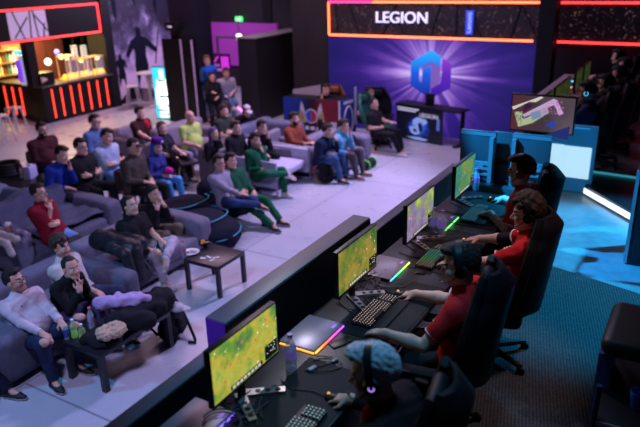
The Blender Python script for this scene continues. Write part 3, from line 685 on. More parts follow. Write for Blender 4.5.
for i, (u, v) in enumerate(((193, 16), (195, 29), (199, 52), (201, 60))):
    a = PY(u, v, 16.5); t = thing('string_light', ['high dim bulb', 'second dim bulb from the top', 'third dim bulb from the top', 'lowest dim bulb'][i]+' in the dark beside the square pillar', 'lamp', a); MB().sph((0, 0, 0), .055).build('bulb', M('bulb_dim', (1, .6, .4), emit=.6, ecol=(1, .55, .4)), t); s = MB(); s.cyl((0, 0, .04), (0, 0, 5-a.z), .006); s.build('cord', BLK, t)
# lit display totem with marks running up it
t = thing('display_totem', 'tall slim totem with a glowing white and cyan face beside the square pillar', 'sign', tuple(P(166, 119, 0)), .35)
a = PY(165, 67, t.location.y); hgt = a.z
s = MB(); s.b2((-.27, 0, 0), (.27, .10, hgt), 0, .01); s.build('case', BLK2, t)
s = MB(); s.b2((-.25, -.012, .03), (.25, -.001, hgt-.02)); s.build('cyan_panel', M('totem_cyan', (.05, .7, .8), emit=1.5, ecol=(.02, .50, .66)), t)
wp = M('totem_white', (1, 1, 1), emit=1.5, ecol=(.85, 1, 1)); s = MB(); s.b2((-.15, -.020, .05), (.17, -.013, hgt-.35)); s.b2((-.05, -.020, hgt-.34), (.07, -.013, hgt-.08)); s.b2((.13, -.020, hgt-.40), (.21, -.013, hgt-.10)); s.b2((-.21, -.02, .42), (.2, -.013, .9)); s.build('white_print', wp, t)
dk = M('totem_ink', (.005, .02, .04), .5)
for z, x0, x1, hh in ((.10, -.13, .18, .06), (.22, -.20, .10, .07), (.36, -.14, .20, .06), (.60, -.15, .17, .10), (1.06, -.12, .10, .07), (.84, -.21, -.08, .04), (.78, .08, .20, .04), (.50, -.22, -.1, .05), (.48, .10, .22, .05)):
    s = MB(); s.prism([(x0, z), (x0+.03, z+.5*hh), (x0+.02, z+hh), (x1-.02, z+hh*.8), (x1, z), (x1-.06, z+.02), (x0+.08, z+.02)], 0, .004, 0, Matrix.Translation((0, -.021, 0)) @ FR); s.build('ink_mark', dk, t)
# ------------------------------------------------------------------ mural wall
def mural(nt, b):
    o, x, y, z = coords(nt); n = noise(nt, o, 1.1, 6, .6); n2 = noise(nt, o, 3.5, 5, .65)
    f = mathn(nt, 'ADD', mathn(nt, 'ADD', mathn(nt, 'MULTIPLY', n, .9), mathn(nt, 'MULTIPLY', n2, .35)), mathn(nt, 'SUBTRACT', .10, mathn(nt, 'MULTIPLY', z, .20)))
    nt.links.new(ramp(nt, f, [(.18, (.015, .012, .035)), (.30, (.08, .07, .15)), (.40, (.32, .26, .45)), (.54, (.62, .46, .68))]), b.inputs['Base Color'])
struct(MB().b2((-16.2, 14.25, 0), (-16.0, 18.6, 4.5)).build('wall_mural_side', WALLB))
t = thing('wall_mural', 'misty violet mural with dark silhouettes of figures, on the wall beside the bar', 'mural', (-15.98, 14.3, 0)); s = MB(); s.b2((-.01, 0, 0), (.01, 3.9, 4.2)); s.build('printed_panel', node_mat('mural_print', mural, .7), t)
INK = M('mural_ink', (.007, .008, .018), .8, spec=.1)
TM = Matrix.Translation((.014, 0, 0)) @ Matrix(((0, 0, 1, 0), (1, 0, 0, 0), (0, 1, 0, 0), (0, 0, 0, 1)))
def sil(c, h, arm, name):
    pl = [(-.20, -.9), (-.05, -.5), (.05, -.5), (.20, -.9), (.26, -.3), (.20, .0), (.25, .22), (.52+arm, -.02), (.60+arm, .08), (.32, .42), (.10, .52), (.09, .70), (0, .78), (-.09, .70), (-.10, .52), (-.32, .42), (-.55, .05), (-.46, -.04), (-.24, .2), (-.2, 0), (-.26, -.3)]
    s = MB(); s.prism([(c[0]+x*h, c[1]+y*h) for x, y in pl], 0, .004, 0, TM); return s
a = PX(140, 50, -15.97); s = sil((a.y-14.3, a.z-.15), 1.15, .10, ''); s.build('figure_silhouette', INK, t)
s = MB(); s.tube([(.02, a.y-14.3+.62, a.z-.5), (.02, a.y-14.3+.92, a.z+.62)], .022, 6); s.build('staff_silhouette', INK, t)
a = PX(121, 66, -15.97); sil((a.y-14.3, a.z-.1), .62, -.2, '').build('figure_silhouette', INK, t)
a = PX(133, 80, -15.97); s = MB(); s.prism([(a.y-14.3-.8, 0), (a.y-14.3+1.9, 0), (a.y-14.3+1.7, .35), (a.y-14.3+1.0, .45), (a.y-14.3+.6, .38), (a.y-14.3-.1, .5)], 0, .003, 0, TM); s.build('ground_silhouette', INK, t)
for y0, y1, z0, z1 in ((.15, .45, 2.5, 4.2), (1.0, 1.5, 2.9, 4.2), (1.9, 2.4, 2.6, 4.2)):
    s = MB(); s.prism([(y0, z1), (y0+.1, z0+.3), (y0+.18, z0), (y0+.25, z0+.35), (y1, z1)], 0, .003, 0, TM); s.build('branch_silhouette', INK, t)
# ------------------------------------------------------------------ bar
t = thing('bar_counter', 'black bar counter with upright glowing red light bars on its front', 'bar', (-15.85, 11.55, 0))
s = MB(); s.b2((-.7, 0, 0), (0, 2.5, 1.0)); s.b2((-2.3, .12, 0), (-.6, .6, 1.0)); s.build('front_panel', BLK2, t)
s = MB(); s.b2((-.75, -.03, 1.0), (.05, 2.52, 1.05), 0, .01); s.b2((-2.3, .05, 1.0), (-.7, .65, 1.05), 0, .01); s.build('counter_top', M('bar_top', (.10, .085, .08), .3), t)
RB = M('red_bar', (1, .08, .04), emit=2.2, ecol=(1, .055, .025))
for u, v in ((54, 105), (63, 103), (72.5, 100), (81, 98), (90, 95), (98.5, 93), (107, 90.5)):
    a = PX(u, v, -15.84); s = MB(); s.b2((.005, a.y-11.55-.014, .12), (.03, a.y-11.55+.014, .93)); s.build('light_bar', RB, t)
for u, v in ((6, 97), (14, 97), (22, 99), (30, 101), (38, 102)):
    a = PY(u, v, 11.66); s = MB(); s.b2((a.x+15.85-.014, .09, .12), (a.x+15.85+.014, .118, .93)); s.build('light_bar', RB, t)
t = thing('bar_header', 'dark overhead band of the bar framed in red light tubes', 'sign', (-15.9, 9.0, 0))
s = MB(); s.b2((-.12, 0, 2.27), (-.02, 5.15, 3.5)); s.build('header_panel', BLK, t)
for p0, p1 in (((0, 0, 3.11), (0, 4.93, 3.11)), ((0, 0, 2.31), (0, 4.93, 2.31)), ((0, 4.93, 2.29), (0, 4.93, 3.13))):
    s = MB(); s.tube([p0, p1], .024, 8); s.build('light_tube', NEOR, t)
a = PX(8, 24, -15.91).y-9; b = PX(46.5, 22, -15.91).y-9
s = MB(); s.b2((-.018, a, 2.36), (-.006, b, 3.06)); s.build('lilac_panel', M('lilac_panel', (.5, .40, .62), .6, emit=.42, ecol=(.52, .40, .66)), t)
for p in (((.05, 3.08), (.35, 2.36)), ((.02, 2.40), (.5, 2.90)), ((.5, 3.08), (.52, 2.36)), ((.58, 3.08), (.72, 2.36)), ((.6, 2.96), (1., 2.50)), ((.84, 2.72), (.86, 2.36))):
    s = MB(); s.tube([(0, a+p[0][0]*(b-a)+.1, p[0][1]), (0, a+p[1][0]*(b-a), p[1][1])], .017, 6); s.build('truss_bar', BLK, t)
s = MB(); s.b2((-16.6, 13.97, 0), (-15.82, 14.3, 4.5)); struct(s.build('trim_5', BLK))
s = MB(); s.b2((-16.2, 11.35, 1.05), (-15.95, 11.62, 2.3)); struct(s.build('trim_6', BLK))
struct(MB().b2((-18.4, 9, 0), (-18.2, 14.3, 4.5)).build('wall_back_bar', M('bar_wall', (.10, .025, .03), .6)))
struct(MB().b2((-18.4, 9, 3.5), (-15.95, 14.3, 3.55)).build('ceiling', BLK))
lamp('bar_lamp', 'AREA', (-17.2, 12.6, 2.6), (-17.2, 12.6, 0), (1, .64, .20), 260, 1.6, 1.0)
WARM = M('warm_glow', (1, .75, .3), emit=5, ecol=(1, .66, .18)); CHR = M('chrome', (.6, .6, .62), .25, 1.)
GL = M('case_glass', (.9, .9, .9), .05, alpha=.18)
def bottle(cols, h, r, name='bottle'):
    s = MB(); s.lathe([(0, 0), (r, 0), (r, h*.58), (r*.45, h*.74), (r*.36, h*.92), (r*.42, h), (0, h)], n=10); return s.build(name, cols)
bc = [M(f'bottle_{i}', c, .15, emit=e*2.2, ecol=c) for i, (c, e) in enumerate((((.75, .5, .12), .5), ((.08, .30, .10), .15), ((.85, .75, .5), .6), ((.25, .08, .03), .1), ((.5, .6, .65), .3)))]  # glow in the bottles stands in for warm bar light on them
protos = []
s = MB(); s.b2((-.16, 0, 0), (.16, 1.5, .04)); 
for k in range(3):
    sh_ = MB(); sh_.b2((-18.18, 12.0-.75, 1.15+k*.36), (-17.95, 13.0-.35, 1.18+k*.36)); o = sh_.build('bar_shelf', M('shelf_wood', (.25, .14, .05), .5)); tag(o, ['lowest', 'middle', 'top'][k]+' back bar shelf lined with bottles', 'shelf')
    for j in range(11):
        i = (k*5+j*3) % 5; y = 11.32+j*.118; h = .24+.05*((j*7+k) % 3)
        lb = 'bottle standing on the '+['lowest', 'middle', 'top'][k]+' back bar shelf'
        if i not in [p[0] for p in protos]: o = bottle(bc[i], .28, .035); protos.append((i, o)); o.location = (-18.07, y, 1.18+k*.36)
        else: o = [p[1] for p in protos if p[0] == i][0].copy(); COL.objects.link(o); o.location = (-18.07, y, 1.18+k*.36); o.scale = (1, 1, h/.28)
        tag(o, lb, 'bottle', 'bottles on the '+['lowest', 'middle', 'top'][k]+' back bar shelf')
# hanging glass rack, tap column, menu boards, warm display cases on the counter
gz = PX(12, 48, -16.5).z
t = thing('glass_rack', 'black rack holding the amber lit glasses over the bar', 'rack', (-16.5, PX(4, 49, -16.5).y-.1, gz+.235)); s = MB(); s.b2((-.06, 0, 0), (.06, 1.0, .02)); s.build('bar', BLK, t)
for y in (.05, .95): s = MB(); s.cyl((0, y, .02), (0, y, 3.5-gz-.235), .008); s.build('hanging_rod', BLK, t)
for i in range(7):
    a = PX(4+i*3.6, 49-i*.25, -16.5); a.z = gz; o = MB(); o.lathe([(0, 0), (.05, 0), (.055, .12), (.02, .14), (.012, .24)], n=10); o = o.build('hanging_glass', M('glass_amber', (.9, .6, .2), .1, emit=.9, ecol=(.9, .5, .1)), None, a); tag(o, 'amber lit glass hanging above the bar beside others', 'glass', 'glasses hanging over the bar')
t = thing('beer_tap', 'white and blue tap column standing on the bar beside the lit bottles', 'beer tap', tuple(PX(25, 80, -16.6))); t.location.z = 1.05
s = MB(); s.lathe([(0, 0), (.11, 0), (.09, .15), (.09, .75), (.10, .8), (0, .82)], n=16); s.build('column', M('tap_white', (.7, .75, .85), .3, emit=.35, ecol=(.6, .7, .9)), t)
s = MB(); s.b2((-.10, -.13, .85), (.10, .05, .95), 0, .02); s.build('lit_head', M('tap_cyan', (.1, .6, .9), emit=1.5, ecol=(.05, .5, .85)), t)
s = MB(); s.tube([(.05, 0, .55), (.18, 0, .55), (.2, 0, .45)], .018, 8); s.build('spout', CHR, t)
s = MB(); s.b2((-.02, -.18, .1), (.11, -.10, .7), 0, .01); s.build('side_panel', M('tap_violet', (.25, .1, .8), emit=.8, ecol=(.2, .05, .8)), t)
for k in range(3):
    a = PX(70+k*9.2, 45, -16.75); b = PX(78.6+k*9.2, 57.5, -16.75); t = thing('menu_board', ['menu board screen nearest the bar taps', 'middle menu board screen over the bar', 'menu board screen nearest the mural'][k], 'screen', (-16.75, a.y, a.z))
    w_ = b.y-a.y; s = MB(); s.b2((-.03, 0, b.z-a.z), (0, w_, 0)); s.build('case', BLK, t); s = MB(); s.cyl((-.015, w_/2, 0), (-.015, w_/2, 3.5-a.z), .012); s.build('hanging_rod', BLK, t); s = MB(); s.b2((.001, .02, b.z-a.z+.02), (.008, w_-.02, -.02)); s.build('display', M('menu_white', (.8, .8, .8), emit=.75, ecol=(.75, .78, .8)), t)
    for i in range(4): s = MB(); s.b2((.009, .06, -.1-i*.09), (.012, w_*.75, -.07-i*.09)); s.build('text_line', BLK, t)
for k, (u0, u1, v0, v1) in enumerate(((65, 77, 57, 80), (78, 92, 60, 78), (95, 108, 57, 75))):
    a = PX(u0, v0, -15.95); b = PX(u1, v0, -15.95); w_ = b.y-a.y; h_ = max(.35, a.z-1.05)
    t = thing('food_warmer', ['glass food case glowing warm beside the bar corner', 'low glass food case with bright lamp mid-counter', 'pale framed glass food case at the mural end of the counter'][k], 'display case', (-16.15, a.y, 1.05))
    s = MB()
    for x in (-.18, .18):
        for y in (0, w_): s.b2((x-.012, y-.012, 0), (x+.012, y+.012, h_))
    for z in (.01, h_): s.b2((-.19, -.012, z-.012), (.19, w_+.012, z+.012))
    s.build('frame', M('case_cream', (.75, .55, .35), .4) if k != 1 else M('case_gold', (.5, .3, .08), .4), t)
    s = MB(); s.b2((-.15, .03, .02), (.15, w_-.03, .10), 0, .03); 
    for i in range(5): s.sph((.0+.05*(i % 2), w_*(.15+.17*i), .12), (.07, .06, .05), 0, 10, 6)
    s.build('food', M('food_yellow', (.9, .55, .08), .6, emit=1.3, ecol=(.9, .5, .05)), t)  # food made to glow, brightening the case in place of lamplight
    s = MB(); s.sph((0, w_*.5, h_-.06), .055); s.build('lamp_bulb', WARM, t); s = MB(); s.b2((.186, 0, 0), (.19, w_, h_)); s.build('glass_pane', GL, t)
a = PX(45, 76, -16.0); t = thing('coffee_machine', 'squat coffee machine with cream drum and black body at the bar corner', 'coffee machine', (-16.1, a.y, 1.05)); s = MB(); s.box((0, 0, .18), (.4, .5, .36), 0, .04); s.build('body', BLK2, t); s = MB(); s.cyl((.1, -.22, .16), (.1, .0, .16), .13, .10, 18); s.build('drum', M('cream_drum', (.65, .5, .4), .4), t)
for i, (u, v, c) in enumerate(((48, 62, (.5, .9, .6)), (57, 52, (.2, .15, .9)), (61, 57, (1, .8, .4)), (88, 72, (.9, .15, .4)))):
    a = PX(u, v, -16.9); t = thing('bar_light', ['greenish white', 'violet', 'warm', 'pink'][i]+' light glowing behind the bar counter', 'lamp', a); MB().sph((0, 0, 0), .075 if i else .10).build('bulb', M(f'bar_bulb_{i}', c, emit=2., ecol=c), t); s = MB(); s.cyl((0, 0, .05), (0, 0, 3.5-a.z), .010); s.build('stem', BLK, t)
# stools and table
WM = M('stool_white', (.52, .48, .54), .4)
def stool(label, loc, h=.72, group=None):
    t = thing('bar_stool', label, 'stool', loc, .3, group)
    s = MB(); s.box((0, 0, h-.02), (.32, .32, .04), 0, .015); s.build('seat', WM, t)
    for a, b in ((-1, -1), (1, -1), (1, 1), (-1, 1)): s = MB(); s.cyl((a*.13, b*.13, h-.03), (a*.20, b*.20, 0), .024, .018, 8); s.build('leg', WM, t)
    s = MB(); z = .25; k = .175; s.tube([(-k, -k, z), (k, -k, z), (k, k, z), (-k, k, z)], .010, 6, 0, None, True); s.build('foot_ring', WM, t); return t
st = stool('white metal stool at the bar with a red tag on its seat', P(18, 134, 0)); dup(st, P(5, 143, 0), .1, 'pale metal stool at the photo edge, in front of another white stool')
dup(st, P(135, 109, 0), .6, 'white metal stool below the mural beside a pedestal table')
s = MB(); s.box((.06, -.06, .74), (.06, .06, .03), 0, .01); s.build('red_tag', M('tag_red', (.8, .03, .05), .5, emit=.3), st)
t = thing('pedestal_table', 'white round pedestal table below the mural next to the totem', 'table', P(152, 106, 0)); s = MB(); s.cyl((0, 0, 1.02), (0, 0, 1.05), .36, None, 24); s.build('tabletop', WM, t); s = MB(); s.lathe([(.06, .03), (.05, .5), (.1, 1.02)], n=14); s.build('column', WM, t); s = MB(); s.box((0, 0, .02), (.55, .55, .04), 0, .01); s.build('base', WM, t)
t = thing('wall_bench', 'long white bench along the foot of the mural', 'bench', (-15.6, 15.9, 0)); s = MB(); s.b2((-.22, -.8, .40), (.22, 1.8, .46), 0, .01); s.build('seat', WM, t)
for y in (-.7, 1.7): s = MB(); s.b2((-.18, y-.04, 0), (.18, y+.04, .40)); s.build('leg', WM, t)
# ------------------------------------------------------------------ seating for the audience
SOFA = cloth((.125, .125, .18)); SOFAL = cloth((.185, .17, .23)); FEET = M('foot_dark', (.03, .03, .035), .5)
def cushion(c, d, r=.07, puff=.02):
    b = bmesh.new(); bmesh.ops.create_cube(b, size=1)
    for v in b.verts: v.co = Vector((v.co.x*d[0], v.co.y*d[1], v.co.z*d[2]))
    bmesh.ops.bevel(b, geom=b.edges[:], offset=min(r, min(d)*.45), segments=4, affect='EDGES', profile=.5)
    bmesh.ops.subdivide_edges(b, edges=[e for e in b.edges if e.calc_length() > .25], cuts=5, use_grid_fill=True)
    for v in b.verts:
        x, y, z = v.co.x/d[0]*2, v.co.y/d[1]*2, v.co.z/d[2]*2
        g = (1-min(1, x*x))*(1-min(1, y*y))*puff*(1 if z > 0 else -.3); v.co.z += g*(1-(1-abs(z))**2)
        v.co += Vector((math.sin(9*v.co.y+5*v.co.x), math.sin(7*v.co.z+6*v.co.x), math.sin(8*v.co.x+9*v.co.y)))*.004
        v.co += Vector(c)
    return MB().bm(b)
def sofa(label, x0, x1, y0, y1, seat=.36, arm=.58, back=.63, mat=None, arms=(.33, .33), ncush=2, name='sofa', cat='sofa', bt=.28, group=None):
    mat = mat or SOFA; t = thing(name, label, cat, (x0, (y0+y1)/2, 0), 0, group); D = x1-x0; W = y1-y0; n, f = arms
    ya, yb = -W/2+n, W/2-f
    cushion((D/2, 0, .16), (D-.04, W-.06, .18), .04, 0).build('base', mat, t)
    cushion((bt/2, 0, (back+.08)/2), (bt, W-.02, back-.08), .09, 0).build('backrest', mat, t)
    w = (yb-ya)/ncush
    for k in range(ncush): cushion(((D+bt)/2, ya+w*(k+.5), seat-.09), (D-bt, w-.01, .20), .06, .03).build('seat_cushion', mat, t)
    if n: cushion((D/2, -W/2+n/2, (arm+.06)/2), (D, n, arm-.06), .09, .015).build('armrest', mat, t)
    if f: cushion((D/2, W/2-f/2, (arm+.06)/2), (D, f, arm-.06), .09, .015).build('armrest', mat, t)
    for x in (.08, D-.08):
        for y in (-W/2+.08, W/2-.08): s = MB(); s.cyl((x, y, .09), (x, y, 0), .025, .02, 10); s.build('leg', FEET, t)
    return t
SA = sofa('dark grey fabric sofa closest to the stage, under the man in the white sweater', -6.85, -5.58, 3.06, 4.98, mat=SOFA, arms=(.42, .28), ncush=2)
SB = sofa('dark grey sofa under the two people in black, with coats over its arm', -7.05, -5.95, 5.02, 6.80, mat=SOFAL, arms=(.0, .32), ncush=2, back=.60)
SC_ = sofa('rumpled dark grey sofa holding the man in the dark red polo', -9.05, -7.75, 4.75, 6.75, mat=SOFA, arms=(.36, .34), ncush=2)
sofa('blue grey armchair behind the red polo man, next to the low black table', -10.3, -9.35, 5.5, 6.35, mat=cloth((.13, .15, .22)), arms=(.2, .2), ncush=1, name='armchair', cat='armchair')
# loose throw over the rumpled sofa
s = MB(); s.grid(lambda a, b: (-8.95+1.15*a, 5.2+1.2*b, (.80-.05*math.sin(b*9) if a < .18 else .80-(a-.18)*3.2 if a < .28 else .49+.015*math.sin(b*14+a*9)+.012*math.sin(a*23)) ), 36, 34, 0, .012); tag(s.build('sofa_throw', cloth((.075, .085, .14))), 'creased dark throw spread over the red polo man\'s sofa', 'throw')
WL = M('lounge_white', (.42, .42, .55), .5, var=.05); 
def lounge(label, x0, x1, y0, y1):
    t = thing('lounge_sofa', label, 'sofa', (x0, (y0+y1)/2, 0)); D, W = x1-x0, y1-y0; LM = cloth((.46, .45, .60))
    cushion((D/2, 0, .36), (D-.1, W-.14, .14), .05, .02).build('seat_cushion', LM, t)
    cushion((.07, 0, .52), (.10, W-.06, .46), .04, 0).build('backrest', LM, t)
    for sgn in (-1, 1): cushion((D/2, sgn*(W/2-.05), .40), (D-.04, .09, .50), .04, 0).build('armrest', LM, t)
    for sgn in (-1, 1):
        s = MB(); y = sgn*(W/2-.02); s.tube([(.04, y, .66), (.04, y, .02), (D-.02, y, .02), (D-.02, y, .64), (.04, y, .68)], .022, 8, 0, None, True); s.build('side_frame', WL, t)
    return t
lounge('pale lavender lounge sofa with tubular frame under the green tracksuit man', -7.85, -6.45, 9.22, 10.44)
sofa('grey sofa shared by the navy and the sky blue clothed pair', -7.15, -6.0, 10.5, 12.25, mat=SOFAL, arms=(.34, .34), ncush=2)
def armch(label, x, y, rz, mat, w=.95):
    t = thing('armchair', label, 'armchair', (x, y, 0), rz)
    cushion((.42, 0, .22), (.80, w-.04, .30), .04, .02).build('seat', mat, t); cushion((.07, 0, .42), (.15, w, .70), .05, 0).build('backrest', mat, t)
    for g in (-1, 1): cushion((.44, g*(w/2-.07), .34), (.86, .13, .52), .05, 0).build('armrest', mat, t)
    for a in (.1, .8):
        for g in (-1, 1): s = MB(); s.cyl((a, g*(w/2-.1), .08), (a, g*(w/2-.1), 0), .02, .018, 8); s.build('leg', FEET, t)
    return t
MAUVE = cloth((.23, .19, .25)); BROWNC = cloth((.14, .105, .12))
armch('mauve tub armchair of the man in red and black', -11.0, 9.95, -.1, MAUVE)
armch('mauve armchair of the woman in the dark top', -9.45, 9.0, -.1, cloth((.27, .235, .31)))
sofa('mauve sofa behind the man in the lime polo', -10.15, -9.2, 9.75, 11.3, mat=MAUVE, arms=(.14, .14), ncush=2, back=.80)
armch('dark brown armchair of the violet haired girl', -8.18, 9.46, 0, BROWNC, .78)
sofa('grey blue sofa arm and seat beside the man in the black and white shirt', -9.1, -7.9, 10.9, 12.6, mat=cloth((.13, .14, .22)), arms=(.16, .30), ncush=2)
armch('grey armchair of the man in the black zip jacket', -8.3, 9.95, 0, cloth((.10, .09, .11)))
armch('grey armchair of the man in the rust sweater', -7.75, 10.72, .1, cloth((.20, .18, .23)))
# plastic shell chairs on wooden legs
WOOD = M('leg_beech', (.55, .30, .14), .5); SHELL = M('shell_black', (.018, .018, .022), .4)
def shell(label, x, y, rz, group=None):
    t = thing('shell_chair', label, 'chair', (x, y, 0), rz, group)
    def fn(a, b):
        s_ = (a-.5)*2; r = .40
        if b < .55: return (.22-b/.55*.40, s_*.235*(1-.12*(b < .1)), .45-.02*math.sin(b/.55*3.14)+.045*s_*s_)
        q = (b-.55)/.45; return (-.18-.08*q-.05*math.sin(q*1.5)+.07*s_*s_, s_*.235*(1-.22*q*q), .45+.36*q)
    s = MB(); s.grid(fn, 12, 16, 0, .018); s.build('seat_shell', SHELL, t)
    for a in (-1, 1):
        for b in (-1, 1): s = MB(); s.cyl((a*.12, b*.12, .43), (a*.22, b*.21, 0), .018, .011, 8); s.build('leg', WOOD, t)
    s = MB(); s.tube([(-.14, -.14, .36), (.14, .14, .36)], .006, 6); s.tube([(-.14, .14, .36), (.14, -.14, .36)], .006, 6); s.build('brace', BLK, t)
    return t
a = P(186, 180, .1); sh0 = shell('empty black shell chair with wooden legs on the open floor', a.x, a.y, 1.0)
# beanbags
NAVY = cloth((.006, .009, .024)); TEAL = M('piping_teal', (.03, .35, .45), .6)
def beanbag(label, c, back=.45, r=.50):
    t = thing('beanbag', label, 'beanbag', (c[0], c[1], 0))
    soft('bag', [('e', (0, 0, .20), (r, r*1.02, .22)), ('e', (-.22, .0, .36), (.32, .42, back*.62)), ('e', (0, 0, .08), (r*.9, r*.92, .085))], .02, NAVY, t, (.008, 16, 1.), .12)
    s = MB(); s.tube([(r*1.0*math.cos(a), r*1.02*math.sin(a), .215+.01*math.sin(3*a)) for a in np.linspace(-1.9, 1.9, 40)], .012, 6); s.build('piping', TEAL, t)
    s = MB(); s.tube([(-.05+.25*math.cos(a), .40*math.sin(a), .42+.02*math.cos(a)) for a in np.linspace(-1.6, 1.6, 24)], .010, 6); s.build('piping', TEAL, t)
a = P(211, 234, .15); beanbag('empty navy beanbag with teal piping behind the side table', (a.x, a.y), .16, .46)
a = P(193, 217, .15); beanbag('low empty navy beanbag squeezed behind the sofa of the two people in black', (a.x, a.y), .13, .34)
a = P(229, 203, .1); beanbag('navy beanbag with the grey lilac sweater man sitting in it', (a.x, a.y), .40, .50)
# ------------------------------------------------------------------ tables
TB = M('table_black', (.012, .013, .020), .35)
def table(label, c, ex, ey, h, name='side_table', leg=.05):
    t = thing(name, label, 'table', (c[0], c[1], 0)); s = MB(); s.b2((-ex/2, -ey/2, h-.05), (ex/2, ey/2, h), 0, .004); s.build('tabletop', TB, t)
    for a in (-1, 1):
        for b in (-1, 1): s = MB(); s.box((a*(ex/2-leg/2), b*(ey/2-leg/2), (h-.05)/2), (leg, leg, h-.05)); s.build('leg', TB, t)
    return t
a = P(216, 267, .45); b = P(212.8, 243.5, .45); c = (a+b)/2
ST = table('square black side table with a snack bowl on it', (c.x, c.y), .57, .57, .45)
a = P(108, 391, 0); CT = (a.x-.26, a.y+.46); table('long black coffee table heaped with clothes and bottles', CT, .56, 1.0, .45, 'coffee_table', .06)
a = P(24, 184, .45); table('low black table with coiled bags at the back of the audience', (a.x-.35, a.y+.15), 1.3, 1.05, .45, 'low_table')
# things on the side table
a = P(204, 246, .45); t = thing('snack_bowl', 'small black bowl of orange snacks on the square side table', 'bowl', a); s = MB(); s.lathe([(0, .0), (.05, 0), (.075, .03), (.08, .065), (.072, .065), (.06, .03), (0, .02)], n=20); s.build('bowl', M('bowl_black', (.01, .01, .012), .3), t)
s = MB(); 
for i in range(11): s.sph((.045*math.cos(i*2.4)*(i % 3)/2, .045*math.sin(i*2.4)*(i % 3)/2, .055+.02*(i % 2)), (.022, .018, .014), 0, 8, 6)
s.build('snacks', M('snack_orange', (.85, .38, .05), .6), t); s = MB(); s.tube([(.075, .02, .05), (.11, .03, .06), (.12, .0, .05)], .008, 6); s.build('handle', M('bowl_black', (0, 0, 0)), t)
a = P(191, 253, .45); t = thing('paper_plate', 'white plate on the square side table beside the snack bowl', 'plate', a); s = MB(); s.lathe([(0, .006), (.07, .006), (.115, .018), (.115, .022), (.07, .010), (0, .010)], n=24); s.build('dish', M('plate_white', (.75, .75, .78), .4), t); s = MB(); s.box((.02, .03, .025), (.10, .05, .02), 0, .008); s.sph((-.02, -.02, .02), (.03, .025, .015)); s.build('leftover', M('bread', (.6, .5, .4), .8), t)
for i, (u, v, rz, dx, dy) in enumerate(((203, 258, .5, .07, .04), (209, 257, -.3, .10, .025), (216, 257.5, .9, .09, .03), (212, 260, 1.2, .06, .03))):
    o = MB(); o.box((0, 0, 0), (dx, dy, .003)); o = o.build('paper_slip', M('paper_white', (.8, .8, .82), .7), None, P(u, v, .4545), rz); tag(o, ['white paper slip nearest the plate', 'long white paper slip mid-table', 'white paper slip closest to the free table corner', 'small white slip behind the other slips'][i]+' on the square side table', 'paper')
def drink(label, loc, h=.22, r=.032, liquid=None, cap=(.02, .02, .02), body=None, lab=None, fill=.6, name='bottle'):
    t = thing(name, label, 'bottle', loc); s = MB(); s.lathe([(0, 0), (r, .004), (r, h*.30), (r*.92, h*.36), (r, h*.42), (r, h*.62), (r*.75, h*.74), (r*.40, h*.86), (r*.40, h*.93)], n=16); s.build('plastic', body or M('pet_clear', (.75, .8, .9), .08, alpha=.35), t)
    s = MB(); s.cyl((0, 0, h*.92), (0, 0, h), r*.48, None, 14); s.build('cap', M('cap_'+str(cap), cap, .4), t)
    if liquid: s = MB(); s.lathe([(0, .004), (r*.93, .006), (r*.93, h*fill), (0, h*fill)], n=16); s.build('drink', liquid, t)
    if lab: s = MB(); s.cyl((0, 0, h*.34), (0, 0, h*.58), r*1.03, None, 16, cap=False); s.build('label_band', lab, t)
    return t
drink('cola bottle with red cap on the square side table', P(184.5, 257, .45), .24, .033, M('cola', (.03, .008, .01), .15), (.7, .02, .03), lab=M('label_pink', (.7, .1, .25), .4))
GRN = M('green_drink', (.25, .62, .10), .15, emit=.12, ecol=(.25, .7, .08))
drink('green drink bottle with white cap, further back on the coffee table', P(75, 337, .45), .21, .036, GRN, (.8, .8, .8), M('pet_green', (.5, .8, .3), .1, alpha=.45), fill=.35)
drink('green drink bottle with white cap, near the front leg of the coffee table', P(83.5, 341, .45), .20, .036, GRN, (.8, .8, .82), M('pet_green', (.5, .8, .3)), fill=.3)
drink('clear water bottle with pink cap on the coffee table', P(92.5, 328, .45), .25, .034, None, (.75, .15, .3), lab=M('label_lilac', (.5, .4, .7), .4))
t = thing('drink_can', 'slim blue and white drink can on the coffee table', 'can', P(67.5, 339, .45)); s = MB(); s.lathe([(0, 0), (.026, .004), (.027, .012), (.027, .135), (.022, .15), (0, .15)], n=16); s.build('can_body', M('can_white', (.6, .68, .8), .3, .5), t); s = MB(); s.cyl((0, 0, .03), (0, 0, .12), .0276, None, 16, cap=False); s.build('blue_band', M('can_blue', (.05, .12, .45), .3, .4), t)
soft('snack_packet', [('e', (0, 0, .02), (.10, .08, .03)), ('e', (.05, .03, .035), (.06, .05, .04))], .008, M('packet_white', (.75, .78, .85), .4), None, (.008, 60, 0)).location = P(90, 338, .45); tag(bpy.data.objects['snack_packet'], 'crumpled white packet behind the green bottles on the coffee table', 'packet')
